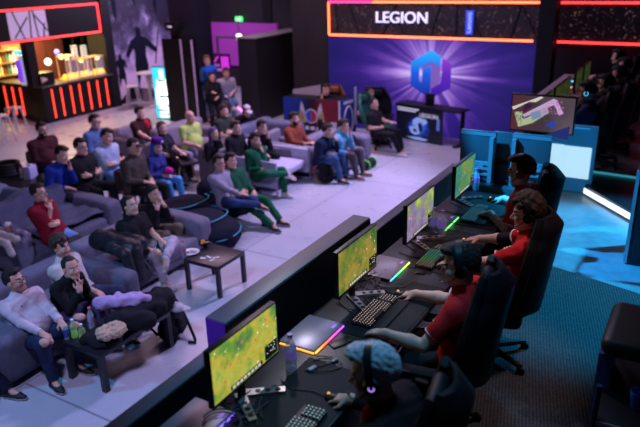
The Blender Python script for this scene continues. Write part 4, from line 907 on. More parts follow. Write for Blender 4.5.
# clothes heaped on the coffee table
o = soft('dark_coat', [('c', (0, -.20, .05), (.05, .36, .07), .13, .13), ('c', (-.1, -.25, .04), (.2, -.05, .05), .10, .10), ('c', (.15, .2, .07), (-.1, .42, .09), .08, .08)], .014, cloth((.014, .013, .017)), None, (.012, 24, 2)); o.location = P(138, 318, .49); tag(o, 'black coat heaped along the coffee table', 'coat')
o = soft('fur_hood', [('e', (.0, .0, .04), (.09, .09, .05))]+[('e', (.09*math.cos(a), .11*math.sin(a), .06), (.055, .055, .045)) for a in np.linspace(0, 5.2, 9)], .010, M('fur_cream', (.62, .43, .30), .95, var=.5, vs=70, bump=1., bs=160), None, (.012, 70, 1)); o.location = P(112, 336, .53); tag(o, 'fluffy cream fur trim of a black hood at the coffee table end', 'fur hood')
o = soft('black_hood', [('e', (0, 0, .02), (.19, .17, .07)), ('c', (-.15, -.1, .02), (-.17, .08, .02), .07, .06)], .014, cloth((.012, .012, .015)), None, (.010, 30, 1)); o.location = P(105, 340, .46); tag(o, 'black padded hood lying under the cream fur trim', 'hood')
o = soft('lilac_sweater', [('c', (-.2, -.12, .03), (.15, .05, .05), .07, .075), ('c', (-.1, .05, .04), (.22, .16, .05), .06, .05), ('c', (.05, -.08, .07), (.18, .12, .08), .05, .045), ('c', (-.05, -.05, .05), (.1, .18, .05), .06, .05)], .011, cloth((.50, .34, .62)), None, (.013, 34, 1)); o.location = P(122, 305, .62); tag(o, 'lilac sweater folded on the black coat', 'sweater')
# bags
def backpack(label, loc, rz, h=.42, main=(.015, .015, .02), strap=None, name='backpack'):
    t = thing(name, label, 'backpack', loc, rz); c = cloth(main)
    soft('bag_body', [('c', (0, -.09, .13), (0, .09, .13), .13, .13), ('c', (0, -.07, h-.12), (0, .07, h-.12), .11, .11)], .014, c, t, (.006, 30, 1), .06)
    soft('front_pocket', [('c', (.12, -.07, .13), (.12, .07, .13), .065, .065), ('c', (.11, -.06, .22), (.11, .06, .22), .05, .05)], .012, c, t, (.004, 40, 2), .04)
    for g in (-1, 1): s = MB(); s.tube([(-.10, g*.07, h-.05), (-.19, g*.10, h-.12), (-.22, g*.12, .2), (-.13, g*.11, .06)], .016, 8); s.build('strap', strap or c, t)
    s = MB(); s.tube([(-.02, -.04, h-.02), (-.02, -.03, h+.04), (-.02, .03, h+.04), (-.02, .04, h-.02)], .010, 8); s.build('top_handle', c, t); return t
backpack('black backpack standing on the floor at the end of the coffee table', P(172, 335, 0), .5, .46)
s = MB(); a = P(196, 330, .02); b = P(203, 334, .02); o = soft('baseball_cap', [('e', (0, 0, .04), (.10, .08, .05)), ('e', (.08, .05, .02), (.08, .06, .015))], .01, cloth((.6, .58, .62))); o.location = P(176, 310, .40); tag(o, 'white cloth cap lying on top of the black backpack', 'cap')
t = thing('folding_strap', 'black webbing strap on the floor beside the backpack', 'strap', P(192, 335, 0)); s = MB(); s.tube([(-.22, .10, .25), (-.05, .02, .12), (.12, -.08, .02), (.16, -.12, .012), (.08, -.15, .012)], .018, 8); s.build('webbing', cloth((.012, .012, .015)), t)
backpack('black backpack with orange trim leaning on the grey sofa at the navy clothed man\'s feet', P(326, 181, 0), .2, .42, (.014, .013, .016), cloth((.5, .16, .06)))
o = soft('green_sports_bag', [('c', (0, -.14, .10), (0, .14, .10), .10, .10)], .014, cloth((.02, .025, .02)), None, (.006, 30, 1)); o.location = P(369, 168, 0); tag(o, 'small dark sports bag with bright green piping by the grey sofa', 'bag')
s = MB(); 
for y in (-.15, .15): s.tube([(.10*math.cos(a), y, .10+.10*math.sin(a)) for a in np.linspace(0, 6.28, 20)[:-1]], .014, 6, 0, None, True)
s.build('green_piping', M('piping_green', (.15, .85, .12), .5, emit=.1), o)
o = soft('white_bag', [('e', (0, 0, .14), (.09, .12, .14)), ('e', (0, .02, .28), (.05, .06, .08))], .014, cloth((.55, .5, .55)), None, (.008, 34, 1)); o.location = P(359, 163, 0); tag(o, 'white carrier bag on the floor beside the sky blue hoodie\'s shoes', 'bag')
o = soft('dark_jacket', [('c', (0, -.2, .0), (.0, .15, .05), .12, .12), ('c', (.1, -.1, -.05), (.15, .1, -.1), .10, .10)], .014, cloth((.012, .012, .015)), None, (.010, 26, 1)); o.location = (-6.45, 11.72, .62); tag(o, 'black jacket dropped behind the sky blue hoodie on the sofa', 'jacket')
o = soft('navy_bag', [('e', (0, 0, .2), (.2, .2, .22)), ('e', (-.05, .05, .34), (.13, .15, .13))], .016, cloth((.012, .02, .06)), None, (.008, 26, 1)); o.location = P(281, 152, 0); tag(o, 'navy bag with a pale patch between the lounge sofa and the rust sweater man', 'bag')
s = MB(); s.box((.19, -.06, .2), (.02, .12, .10), 0, .005); s.build('pale_patch', cloth((.45, .5, .7)), o)
# coats over the sofa arm
t = thing('leather_jacket', 'black leather jacket draped over the arm between the two dark sofas', 'jacket', P(122, 246, .66))
soft('jacket_body', [('c', (-.35, -.05, .04), (.25, -.08, .04), .14, .13), ('c', (.25, -.08, .0), (.34, -.10, -.28), .13, .10), ('c', (-.3, .15, .0), (.2, .12, .02), .12, .11)], .013, cloth((.016, .016, .02), 'leather'), t, (.012, 28, 1.5), .05)
soft('sleeve', [('c', (.0, -.18, .05), (.30, -.22, .04), .075, .07), ('c', (.30, -.22, .04), (.40, -.24, -.22), .07, .055)], .011, cloth((.02, .02, .025), 'leather'), t, (.007, 40, 1))
soft('collar', [('c', (-.42, -.1, .03), (-.40, .2, .05), .055, .05)], .011, cloth((.012, .012, .015)), t, (.006, 44, 1))
t = thing('black_rucksack', 'black rucksack with teal glints hanging at the front of the sofa with coats', 'backpack', P(144, 258, .36)); soft('bag_body', [('c', (0, -.12, .05), (.0, .16, .08), .15, .14), ('c', (.03, -.05, -.18), (.03, .15, -.16), .14, .13)], .014, cloth((.015, .016, .02), 'leather'), t, (.010, 28, 1))
for k, (y, z) in enumerate(((-.02, .12), (.06, .17))): s = MB(); s.box((.16, y, z-.02), (.02, .06, .035), 0, .005); s.build('buckle', M('buckle_teal_glint', (.1, .45, .55), .2, .6), t)  # teal glints of light painted as the buckle colour
s = MB(); s.tube([(.15, -.16, .1), (.19, -.1, -.05), (.17, .0, -.2), (.17, .15, -.22)], .012, 6); s.build('zip', M('zip_grey', (.3, .32, .36), .3, .7), t)
o = soft('grey_blanket', [('c', (0, -.15, .0), (.1, .25, .05), .14, .13), ('c', (.15, -.1, -.02), (.2, .2, -.02), .10, .10)], .014, cloth((.055, .05, .055)), None, (.012, 24, 1)); o.location = P(66, 246, .40); o.scale = (.7, .7, .7); tag(o, 'dark grey bundle of clothing by the red polo man\'s knees', 'clothing')
# near sofa arm of the rumpled sofa: folded beige garment, cup and bottle
o = soft('beige_garment', [('c', (-.22, -.10, .02), (.16, -.10, .02), .055, .05), ('c', (-.22, .05, .02), (.16, .05, .02), .06, .055), ('c', (.16, -.10, .0), (.24, -.10, -.12), .05, .045)], .011, cloth((.42, .38, .36)), None, (.007, 34, 1)); o.location = P(6, 240, .62); tag(o, 'folded beige garment on the sofa arm at the photo edge', 'clothing')
t = thing('white_cup', 'white paper cup with reddish band on the rumpled sofa\'s arm', 'cup', P(9, 231, .62)); s = MB(); s.lathe([(0, 0), (.04, 0), (.048, .08), (.044, .08), (.036, .01), (0, .01)], n=18); s.build('cup_band', M('cup_red', (.55, .25, .2), .6), t); s = MB(); s.lathe([(.049, .08), (.052, .085), (.05, .11), (.03, .13), (0, .13)], n=18); s.build('lid', M('cup_white', (.75, .72, .75), .5), t)
t = drink('part-empty clear bottle lying over the inner side of the rumpled sofa\'s arm', (-7.95, 5.0, .63), .26, .035, None, (.5, .2, .6), lab=M('label_violet', (.35, .2, .45), .4)); t.rotation_euler = (.2, 1.6, .2)
# low table at the back
t = thing('coiled_bag', 'round black coil of bags on the low black table', 'bag', P(9, 174, .45)); s = MB()
for k in range(4): s.tube([((.24-.012*k)*math.cos(a), (.24-.012*k)*math.sin(a), .04+.055*k) for a in np.linspace(0, 6.28, 28)[:-1]], .032, 8, 0, None, True)
s.build('coil', cloth((.014, .014, .017), 'leather'), t)
drink('small red capped bottle on the low black table', P(22, 178, .45), .20, .03, M('cola', (0, 0, 0)), (.6, .05, .08))
t = thing('tissue_box', 'lavender tissue box standing on the low black table', 'box', P(32, 178, .45), .3); s = MB(); s.box((0, 0, .12), (.12, .22, .24), 0, .01); s.build('carton', M('carton_lavender', (.42, .40, .68), .6), t); s = MB(); s.prism([(-.05, -.02), (.05, -.02), (.03, .03), (-.02, .04)], .0, .03, 0, Matrix.Translation((0, 0, .235))); s.build('tissue', M('paper_white', (0, 0, 0)), t)
# ------------------------------------------------------------------ banners in the hall
t = thing('team_banner', 'blue and red team banner with a winged round emblem, fixed round a desk', 'banner', (0, 0, 0)); hgt = 1.02; a = P(283, 97, hgt); b = P(340, 101.5, hgt); c = P(356, 97, hgt); a.z = b.z = c.z = 0
L_ = (b-a).length; ang = math.atan2(b.y-a.y, b.x-a.x); t.location = a; t.rotation_euler.z = ang
def bcol(nt, b_):
    o, x, y, z = coords(nt); n = noise(nt, o, 5, 5, .6); f = mathn(nt, 'ADD', mathn(nt, 'DIVIDE', x, L_), mathn(nt, 'MULTIPLY', mathn(nt, 'SUBTRACT', n, .5), .12))
    base = ramp(nt, f, [(.0, (.01, .06, .45)), (.30, (.01, .05, .40)), (.42, (.01, .01, .06)), (.55, (.05, .005, .01)), (.68, (.30, .02, .03)), (1, (.22, .015, .03))])
    nt.links.new(mix(nt, mathn(nt, 'MULTIPLY', n, .5), base, (.005, .004, .02)), b_.inputs['Base Color'])
s = MB(); s.b2((0, 0, .03), (L_, .03, hgt)); s.build('front_print', node_mat('team_print', bcol, .5), t)
GOLD = M('emblem_gold', (.62, .48, .22), .5); EW = M('emblem_pale', (.72, .74, .82), .5)
cx, cz = L_*.50, hgt*.60
def ep(pl, mt, nm, y=-.006): s = MB(); s.prism([(cx+x*1.3, cz+z*1.3) for x, z in pl], 0, .004, 0, Matrix.Translation((0, y, 0)) @ FR); s.build(nm, mt, t)
circ = lambda r, a0=0, a1=6.283, n=24: [(r*math.cos(a), r*math.sin(a)) for a in np.linspace(a0, a1, n)]
for g in (-1, 1):
    for k in range(5):
        a0 = math.radians(222-k*15); p0 = (.15*math.cos(a0), .15*math.sin(a0)); p1 = (-.30+.022*k, -.05+.078*k)
        pl = [(p0[0], p0[1]-.025), ((p0[0]+p1[0])/2-.03, (p0[1]+p1[1])/2-.055), p1, ((p0[0]+p1[0])/2+.01, (p0[1]+p1[1])/2+.03), (p0[0]+.01, p0[1]+.03)]
        pl = [(g*x, z) for x, z in pl]; ep(pl if g > 0 else pl[::-1], GOLD if k < 3 else EW, 'emblem_feather')
ep(circ(.135), EW, 'emblem_ring', -.008); ep(circ(.115, math.pi/2, 3*math.pi/2), M('emblem_blue', (.03, .12, .6), .5), 'emblem_half', -.010); ep(circ(.115, -math.pi/2, math.pi/2), M('emblem_red', (.5, .03, .05), .5), 'emblem_half', -.010)
for x0, x1 in ((-.26, -.16), (-.14, -.05), (-.03, .07), (.09, .17), (.19, .26)): ep([(x0, -.26), (x1, -.26), (x1-.01, -.19), (x0+.02, -.19)], EW, 'emblem_letter_block')
s = MB(); s.b2((L_-.26, -.004, .03), (L_-.10, -.001, hgt*.50)); s.build('white_notice', M('notice_white', (.6, .6, .68), .6), t); s = MB(); s.b2((L_-.04, -.006, .03), (L_, .03, hgt+.005)); s.build('white_edge', EW, t)
L2 = (c-b).length; a2 = math.atan2(c.y-b.y, c.x-b.x)-ang
s = MB(); s.b2((0, 0, .03), (L2, .03, hgt+.02)); o = s.build('side_print', M('team_side', (.02, .04, .26), .5, var=.5, vs=4), t); o.location = (L_, 0, 0); o.rotation_euler.z = a2
s = MB(); s.tube([(L2*.5+.17*math.cos(q), -.01, hgt*.50+.34*math.sin(q)) for q in np.linspace(0, 6.283, 30)[:-1]], .022, 6, 0, None, True); s.b2((L2*.2, -.01, hgt*.9), (L2*.8, -.004, hgt*.97)); s.build('white_ring', EW, o)
s = MB(); s.sph((L2*.5, -.005, hgt*.45), (.07, .01, .16)); s.build('dark_figure', M('figure_blue', (.04, .10, .35), .5), o)
s = MB(); s.b2((L2-.07, -.012, hgt*.35), (L2, -.002, hgt+.25)); s.build('pale_tag', EW, o)
s = MB(); s.b2((0, .05, hgt-.04), (L_, .75, hgt)); s.build('desk_top', BLK, t); s = MB(); s.prism([(0, hgt), (.78, hgt), (.78, hgt+.26), (.0, hgt+.10)], 0, .02, 0, Matrix.Translation((0, .5, 0)) @ FR); s.build('white_screen_back', M('screen_back', (.5, .45, .52), .5), t)
for x in (.08, L_-.08): s = MB(); s.b2((x-.03, .6, 0), (x+.03, .66, hgt-.04)); s.build('desk_leg', BLK, t)
# caster desk with the blue printed front
t = thing('caster_desk', 'black desk with blue printed front showing a figure, before the violet backdrop', 'desk', P(396, 137, 0)); b = P(441, 146, 0); a = t.location.copy(); L_ = (b-a).length; t.rotation_euler.z = math.atan2(b.y-a.y, b.x-a.x); hgt = PY(396, 104, a.y).z
def dcol(nt, b_):
    o, x, y, z = coords(nt); dx = mathn(nt, 'SUBTRACT', mathn(nt, 'DIVIDE', x, L_), .5); dz = mathn(nt, 'SUBTRACT', mathn(nt, 'DIVIDE', z, hgt), .42); r = mathn(nt, 'SQRT', mathn(nt, 'ADD', mathn(nt, 'MULTIPLY', dx, mathn(nt, 'MULTIPLY', dx, 3.2)), mathn(nt, 'MULTIPLY', dz, mathn(nt, 'MULTIPLY', dz, 2.4))))
    f = mathn(nt, 'ADD', mathn(nt, 'SUBTRACT', 1., mathn(nt, 'MULTIPLY', r, 1.35)), mathn(nt, 'MULTIPLY', mathn(nt, 'SUBTRACT', noise(nt, o, 9, 6, .7), .5), 1.0))
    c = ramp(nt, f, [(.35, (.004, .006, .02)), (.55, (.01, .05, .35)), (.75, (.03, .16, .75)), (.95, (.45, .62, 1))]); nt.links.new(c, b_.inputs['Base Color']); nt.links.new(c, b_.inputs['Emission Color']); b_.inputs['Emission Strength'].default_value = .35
s = MB(); s.b2((0, 0, .02), (L_, .04, hgt)); s.build('front_print', node_mat('desk_print', dcol, .45), t)
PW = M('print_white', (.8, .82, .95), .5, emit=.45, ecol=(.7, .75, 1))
text_obj('lettering', 'LEGION', .135, PW, t, Matrix.Translation((L_*.72, -.008, hgt*.79)) @ FR, .002, sx=1.1)
s = MB(); s.b2((.04, -.008, hgt-.075), (L_*.50, -.002, hgt-.045)); s.b2((.04, -.008, hgt-.125), (L_*.44, -.002, hgt-.10)); s.build('caption_line', PW, t)
s = MB(); s.b2((L_-.14, -.008, hgt*.42), (L_-.06, -.002, hgt*.75)); s.build('logo_tab', M('tab_blue', (.15, .25, .75), .5, emit=.2), t)
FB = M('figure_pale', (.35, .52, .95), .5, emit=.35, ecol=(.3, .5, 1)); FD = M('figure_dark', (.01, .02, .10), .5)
def fp(pl, mt, nm, y=-.006): s = MB(); s.prism([(x*L_, z*hgt) for x, z in pl], 0, .003, 0, Matrix.Translation((0, y, 0)) @ FR); s.build(nm, mt, t)
fp([(.38, .62), (.48, .72), (.66, .68), (.70, .60), (.62, .50), (.56, .58), (.48, .52), (.44, .44), (.38, .50)], FB, 'figure_highlight')
fp([(.30, .40), (.40, .44), (.52, .34), (.54, .24), (.44, .18), (.34, .24)], FB, 'figure_highlight'); fp([(.38, .36), (.46, .36), (.48, .28), (.40, .28)], FD, 'figure_shadow', -.008); fp([(.50, .56), (.58, .50), (.60, .34), (.54, .30), (.50, .44)], FD, 'figure_shadow', -.008)
fp([(.24, .10), (.5, .13), (.72, .10), (.66, .05), (.4, .05)], FB, 'figure_highlight')
s = MB(); s.b2((-.02, -.03, hgt), (L_+.45, .45, hgt+.035), 0, .006); s.build('desk_top', BLK, t)
for x in (.1, L_+.35): s = MB(); s.b2((x-.04, .28, .04), (x+.04, .34, hgt)); s.b2((x-.05, .02, 0), (x+.05, .44, .04)); s.build('desk_leg', BLK, t)
a = PY(430, 100, 14.3); t = thing('desk_screen', 'black screen standing on the desk below the hexagon logo', 'screen', a); s = MB(); s.box((0, 0, 0), (.22, .05, .30), 0, .01); s.box((0, 0, -.2), (.05, .04, .2)); s.build('case', BLK, t)
# ------------------------------------------------------------------ players' desks
ZP = 1.05; ZD = 1.79
DESK = M('desk_top', (.028, .027, .034), .4, var=.15, vs=5)
def desk(label, y0, y1, x0=-2.03, x1=-1.36):
    t = thing('gaming_desk', label, 'desk', (x0, y0, ZP)); W = y1-y0; D = x1-x0
    s = MB(); s.b2((0, 0, ZD-ZP-.035), (D, W, ZD-ZP), 0, .006); s.build('desktop', DESK, t)
    for y in (.05, W*.5, W-.05): s = MB(); s.b2((.08, y-.03, 0), (.16, y+.03, ZD-ZP-.035)); s.b2((.02, y-.04, 0), (D-.05, y+.04, .04)); s.build('leg', BLK, t)
    return t
desk('long black gaming desk under the four players in red', 1.15, 6.15)
desk('long black gaming desk of the far team, half lost in the dark', 9.3, 14.0)
MATK = M('mat_black', (.010, .012, .016), .75)
for i, (y, lb) in enumerate(((2.35, 'under the hand of the white haired player'), (3.55, 'under the second keyboard, with pale edge'), (4.62, 'under the curly haired player\'s hands'), (5.62, 'at the far end of the desk by the cyan lit stands'))):
    o = MB(); o.box((0, 0, .002), (.40, .86, .004), 0, .001); o = o.build('desk_mat', MATK, None, (-1.575, y, ZD)); tag(o, 'black desk mat '+lb, 'mat')
def game_mat(name, cols, seed, k=1.0):
    def f(nt, b):
        o, x, y, z = coords(nt); mp = nt.nodes.new('ShaderNodeVectorMath'); mp.operation = 'ADD'; nt.links.new(o, mp.inputs[0]); mp.inputs[1].default_value = (seed, seed*1.7, seed*.6)
        n = noise(nt, mp.outputs[0], 5.5, 5, .6); c = ramp(nt, n, cols)
        n2 = noise(nt, mp.outputs[0], 26, 4, .6); c2 = mix(nt, mathn(nt, 'MULTIPLY', n2, .55), c, (.03, .10, .02))
        v = nt.nodes.new('ShaderNodeTexVoronoi'); v.inputs['Scale'].default_value = 22; nt.links.new(mp.outputs[0], v.inputs['Vector'])
        sp = mathn(nt, 'MULTIPLY', mathn(nt, 'LESS_THAN', v.outputs['Distance'], .16), mathn(nt, 'GREATER_THAN', noise(nt, mp.outputs[0], 7, 2), .53))
        c3 = mix(nt, sp, c2, (.85, .75, .55))
        nt.links.new(c3, b.inputs['Emission Color']); b.inputs['Emission Strength'].default_value = k; b.inputs['Base Color'].default_value = (.01, .01, .01, 1); b.inputs['Roughness'].default_value = .3
    return node_mat(name, f, .3)
G1 = game_mat('game_meadow', [(.30, (.10, .12, .08)), (.42, (.16, .36, .05)), (.51, (.62, .48, .06)), (.60, (.50, .52, .08)), (.70, (.12, .34, .06))], 1.3, 1.1)
G2 = game_mat('game_forest', [(.30, (.03, .10, .02)), (.45, (.20, .26, .04)), (.55, (.50, .32, .05)), (.65, (.30, .35, .06)), (.75, (.25, .12, .08))], 4.1, .95)
G3 = game_mat('game_violet', [(.30, (.20, .10, .32)), (.48, (.38, .26, .50)), (.56, (.30, .42, .10)), (.64, (.70, .72, .12)), (.75, (.40, .28, .48))], 8.4, 1.0)
G4 = game_mat('game_teal', [(.30, (.02, .16, .20)), (.45, (.03, .30, .28)), (.55, (.16, .34, .05)), (.68, (.30, .42, .08)), (.8, (.03, .25, .3))], 11.9, .9)
GF = game_mat('game_dim', [(.3, (.01, .03, .01)), (.5, (.08, .11, .03)), (.7, (.14, .12, .05))], 15.2, .32)
STAND = M('stand_metal', (.42, .36, .33), .35, .5); HOLE = M('stand_hole', (.006, .006, .008), .5)
BEZ = M('bezel_black', (.012, .012, .015), .4); HUDW = M('hud_light', (.7, .7, .6), emit=.8, ecol=(.75, .72, .6)); HUDR = M('hud_red', (.7, .2, .1), emit=.8, ecol=(.75, .18, .08)); HUDB = M('hud_dark', (.02, .03, .03), .4, emit=.15)
MW, MH = .575, .335
def monitor(label, y, z0, game, x=-1.86, rz=0., group=None, detail=True):
    t = thing('monitor', label, 'monitor', (x, y, ZD), rz, group); zb = z0-ZD
    s = MB(); s.b2((-.028, -MW/2, zb), (.010, MW/2, zb+MH), 0, .004); s.b2((-.055, -.16, zb+.05), (-.028, .16, zb+.24), 0, .02); s.build('bezel', BEZ, t)
    s = MB(); s.b2((.0102, -MW/2+.008, zb+.022), (.0115, MW/2-.008, zb+MH-.008))
    if detail:
        s.b2((.0118, -.15, zb+.026), (.0124, .13, zb+.052), 1); s.b2((.0118, MW/2-.13, zb+.026), (.0124, MW/2-.012, zb+.115), 1)
        for i in range(8): s.b2((.0126, -.135+i*.032, zb+.03), (.0130, -.112+i*.032, zb+.046), 2)
        for i in range(9): a = i*1.7; q = ((i % 3)+1)/3; s.b2((.0126, MW/2-.07+.045*math.cos(a)*q, zb+.07+.036*math.sin(a)*q), (.0130, MW/2-.062+.045*math.cos(a)*q, zb+.077+.036*math.sin(a)*q), 2)
        for i in range(6): yy = -.2+.07*i+.02*math.sin(i*4); zz = zb+.10+.2*((i*.37) % 1); s.b2((.0118, yy, zz), (.0124, yy+.018, zz+.016), 3)
    s.build('screen', [game, HUDB, HUDW, HUDR], t)
    s = MB(); s.cyl((-.045, 0, .012), (-.045, 0, zb+.16), .024, None, 14); s.build('stand_column', BEZ, t)
    for g in (-1, 1):
        lg = MB(); d = Vector((.80, g*.60, 0)); n_ = Vector((-d.y, d.x, 0)); c0 = Vector((-.06, 0, 0)); L_ = .25
        pl = [c0+n_*.030, c0-n_*.030, c0+d*L_-n_*.022, c0+d*L_+n_*.022]
        lg.prism([(p.x, p.y) for p in pl], .002, .020); o = lg.build('stand_foot', STAND, t)
        if detail:
            h = MB()
            for q in (.10, .155, .21): c = c0+d*q; h.cyl((c.x, c.y, .0195), (c.x, c.y, .0215), .016, None, 14)
            h.build('foot_hole', HOLE, o)
    if detail: s = MB(); s.tube([(-.06, .05, .10), (-.10, .08, .06), (-.13, .05, .01), (-.10, -.1, .006), (.05, -.2, .006)], .004, 6); s.build('cable', BEZ, t)
    return t
def mon_at(label, ul, vl, ur, vr, game, **k):   # lower screen corners in the photo
    a = PX(ul, vl, -1.85); b = PX(ur, vr, -1.85); return monitor(label, (a.y+b.y)/2, (a.z+b.z)/2, game, **k)
mon_at('monitor with bright green and yellow game view nearest the camera', 213.8, 410, 279, 354, G1)
mon_at('second monitor along the desk, showing a dim forest game map', 340, 300, 375.5, 266, G2)
mon_at('third monitor along the desk, showing a violet game scene', 407.5, 246, 432, 221, G3)
mon_at('fourth monitor along the desk, tealish game view by the cyan lit stands', 455.5, 201, 473, 184, G4)
# keyboards
KC = M('key_dark', (.012, .014, .018), .5); KB = M('keyboard_case', (.010, .010, .013), .4)
def glowkeys(nm, cols):
    def f(nt, b):
        o, x, y, z = coords(nt); c = ramp(nt, mathn(nt, 'ADD', mathn(nt, 'MULTIPLY', y, 2.), .5), cols); nt.links.new(c, b.inputs['Emission Color']); b.inputs['Emission Strength'].default_value = 1.; b.inputs['Base Color'].default_value = (.02, .02, .02, 1)
    return node_mat(nm, f, .4)
KGL = [glowkeys('legend_teal', [(0, (.10, .50, .50)), (1, (.15, .45, .55))]), glowkeys('legend_warm', [(0, (.75, .55, .50)), (1, (.80, .65, .60))]), glowkeys('legend_rgb', [(0, (.9, .05, .15)), (.35, (.1, .8, .2)), (.6, (.05, .6, .5)), (1, (.8, .3, .1))]), glowkeys('legend_blue', [(0, (.05, .35, .6)), (1, (.1, .5, .6))])]
def keyboard(label, x, y, rz, leg, pos_rest=False):
    t = thing('keyboard', label, 'keyboard', (x, y, ZD+.004), rz); L_, W = .44, .138
    s = MB(); s.b2((-W/2, -L_/2, 0), (W/2, L_/2, .022), 0, .005); s.build('case', KB, t)
    k = MB(); g = MB()
    for r in range(6):
        for c in range(20):
            if c in (15,) or (c > 15 and r == 0): continue
            if r == 5 and 4 <= c <= 9: continue
            px = -W/2+.014+r*.0218; py = -L_/2+.014+c*.0217
            k.b2((px-.0085, py-.0085, .022), (px+.0085, py+.0085, .031)); g.b2((px-.003, py-.0040, .0311), (px+.0025, py+.0040, .0314)); g.b2((px+.0088, py-.005, .0222), (px+.0105, py+.005, .0226))
    k.b2((-W/2+.014+5*.0218-.0085, -L_/2+.014+4*.0217-.0085, .022), (-W/2+.014+5*.0218+.0085, -L_/2+.014+9*.0217+.0085, .031))
    kk = k.build('keys', KC, t); kk['kind'] = 'stuff'; g.build('key_legends', leg, kk)
    if pos_rest: s = MB(); s.b2((W/2+.002, -L_/2, 0), (W/2+.085, L_/2, .014), 0, .005); s.build('wrist_rest', MATK, t)
    s = MB(); s.tube([(-W/2, -.05, .01), (-W/2-.10, -.06, .004), (-W/2-.22, -.02, .004)], .0035, 6); s.build('cable', BEZ, t)
    return t
a = P(319, 411, ZD); a.y -= .23; keyboard('black keyboard with teal lit legends in front of the nearest monitor', a.x, a.y, .06, KGL[0])
a = P(378, 313, ZD); keyboard('black keyboard with warm white lit legends and wrist rest under the second player\'s hand', a.x-.02, a.y, .0, KGL[1], True)
a = P(438, 257, ZD); keyboard('keyboard glowing red and green before the third player', a.x-.02, a.y-.05, 0, KGL[2])
a = P(479, 216, ZD); keyboard('keyboard with faint blue legends before the fourth player', a.x-.04, a.y, 0, KGL[3], True)
# laptops with light edge, bottles, power strips, phones, mice, cables
def rgb_mat(nm, cols):
    def f(nt, b):
        o, x, y, z = coords(nt); c = ramp(nt, mathn(nt, 'ADD', mathn(nt, 'MULTIPLY', y, 2.6), .5), cols); nt.links.new(c, b.inputs['Emission Color']); b.inputs['Emission Strength'].default_value = 2.2; b.inputs['Base Color'].default_value = (.02, .02, .02, 1)
    return node_mat(nm, f, .4)
def laptop(label, x, y, rz, strip, front=True):
    t = thing('laptop', label, 'laptop', (x, y, ZD+.001), rz); s = MB(); s.b2((-.13, -.18, .004), (.13, .18, .016), 0, .004); s.build('base', M('laptop_dark', (.03, .03, .035), .4), t)
    s = MB(); s.b2((-.13, -.18, .0165), (.125, .18, .024), 0, .003); s.build('lid', M('laptop_lid', (.36, .32, .40), .35, .3), t)
    s = MB(); s.b2((.126, -.178, .004), (.136, .178, .015)); 
    s.build('light_strip', strip, t)
    s = MB(); s.b2((-.12, -.19, .004), (.126, -.1805, .012)); s.build('front_light', M('strip_amber', (1, .5, .1), emit=1.6, ecol=(1, .42, .06)), t) if front else None
    s = MB(); s.b2((.08, .10, .0241), (.10, .15, .0243)); s.build('lid_mark', M('mark_violet', (.4, .2, .9), emit=.6, ecol=(.4, .2, .9)), t); return t
q1 = P(282, 346, ZD); q2 = P(304, 318, ZD); q3 = P(343, 325, ZD); q4 = P(318, 354, ZD); c = (q1+q2+q3+q4)/4
laptop('closed grey laptop with amber to violet light edge, beside the water bottle', c.x, c.y, 0., rgb_mat('rgb_sunset', [(0, (1, .55, .05)), (.35, (1, .15, .05)), (.7, (.7, .05, .6)), (1, (.3, .1, 1))]))
a = P(393, 268, ZD); laptop('closed pale laptop with green and yellow light edge behind the second monitor', a.x-.05, a.y-.05, .0, rgb_mat('rgb_green', [(0, (.1, .3, .9)), (.4, (.1, .9, .3)), (1, (.8, .9, .1))]), False)
a = P(203, 422, ZD); laptop('closed pale laptop at the near end of the desk behind the nearest monitor', a.x-.02, a.y-.06, .0, rgb_mat('rgb_blue', [(0, (.1, .1, 1)), (1, (.2, .1, .9))]), False)
a = P(462, 226, ZD); laptop('closed laptop with green edge between the third and fourth monitors', a.x-.22, a.y-.02, .0, rgb_mat('rgb_lime', [(0, (.2, .9, .1)), (1, (.1, .7, .3))]), False)
LAB = M('water_label', (.30, .22, .75), .4, emit=.12, ecol=(.35, .25, .9)); CPU = M('cap_violet', (.35, .25, .6), .4)
def water(label, u, v): t = drink(label, P(u, v, ZD), .235, .034, None, (.32, .24, .6), lab=LAB); s = MB(); s.lathe([(0, .01), (.031, .01), (.031, .13), (0, .13)], n=14); s.build('water', M('water_fill', (.5, .6, .95), .05, alpha=.3), t); return t
water('water bottle with violet label beside the closed grey laptop', 291.5, 369); water('water bottle behind the third monitor\'s foot', 441.5, 236); water('second water bottle close to the third monitor', 433.5, 233)
t = water('cyan lit water bottle at the far end of the desk', 475.5, 190)
for lb, u, v, rz in (('black phone lying on the desk near the white haired player', 341, 343, -.5), ('phone with pale back near the far end of the desk', 421, 270, .3)):
    t = thing('phone', lb, 'phone', P(u, v, ZD), rz); s = MB(); s.box((0, 0, .005), (.075, .15, .009), 0, .004); s.build('case', BEZ, t); s = MB(); s.box((.018, .05, .0105), (.02, .03, .003), 0, .001); s.build('camera_bump', M('lens_grey', (.1, .1, .12), .2), t)
t = thing('phone', 'black phone on the sofa armrest beside the man in the white sweater', 'phone', P(15, 319, .615), 1.2); s = MB(); s.box((0, 0, .005), (.08, .16, .009), 0, .004); s.build('case', BEZ, t); s = MB(); s.box((0, 0, .0098), (.07, .15, .001)); s.build('glass', M('phone_glass', (.005, .005, .008), .1), t)
t = thing('earphones', 'earphones with tangled cable beside the water bottle on the desk', 'earphones', P(320, 366, ZD), -.3); s = MB(); s.tube([(-.06*math.cos(q*1.3)*(1-.03*q)+.05*math.sin(q*.5), .10*math.sin(q), .006+.004*(q % 2)) for q in np.linspace(0, 9, 60)], .0032, 6); s.build('cable', BEZ, t); s = MB(); s.box((.0, -.06, .012), (.03, .06, .016), 0, .005); s.build('volume_control', M('clip_grey', (.3, .3, .36), .4), t); s = MB(); s.box((.03, .09, .010), (.02, .05, .014), 0, .004); s.build('plug', M('clip_grey', (0, 0, 0)), t)
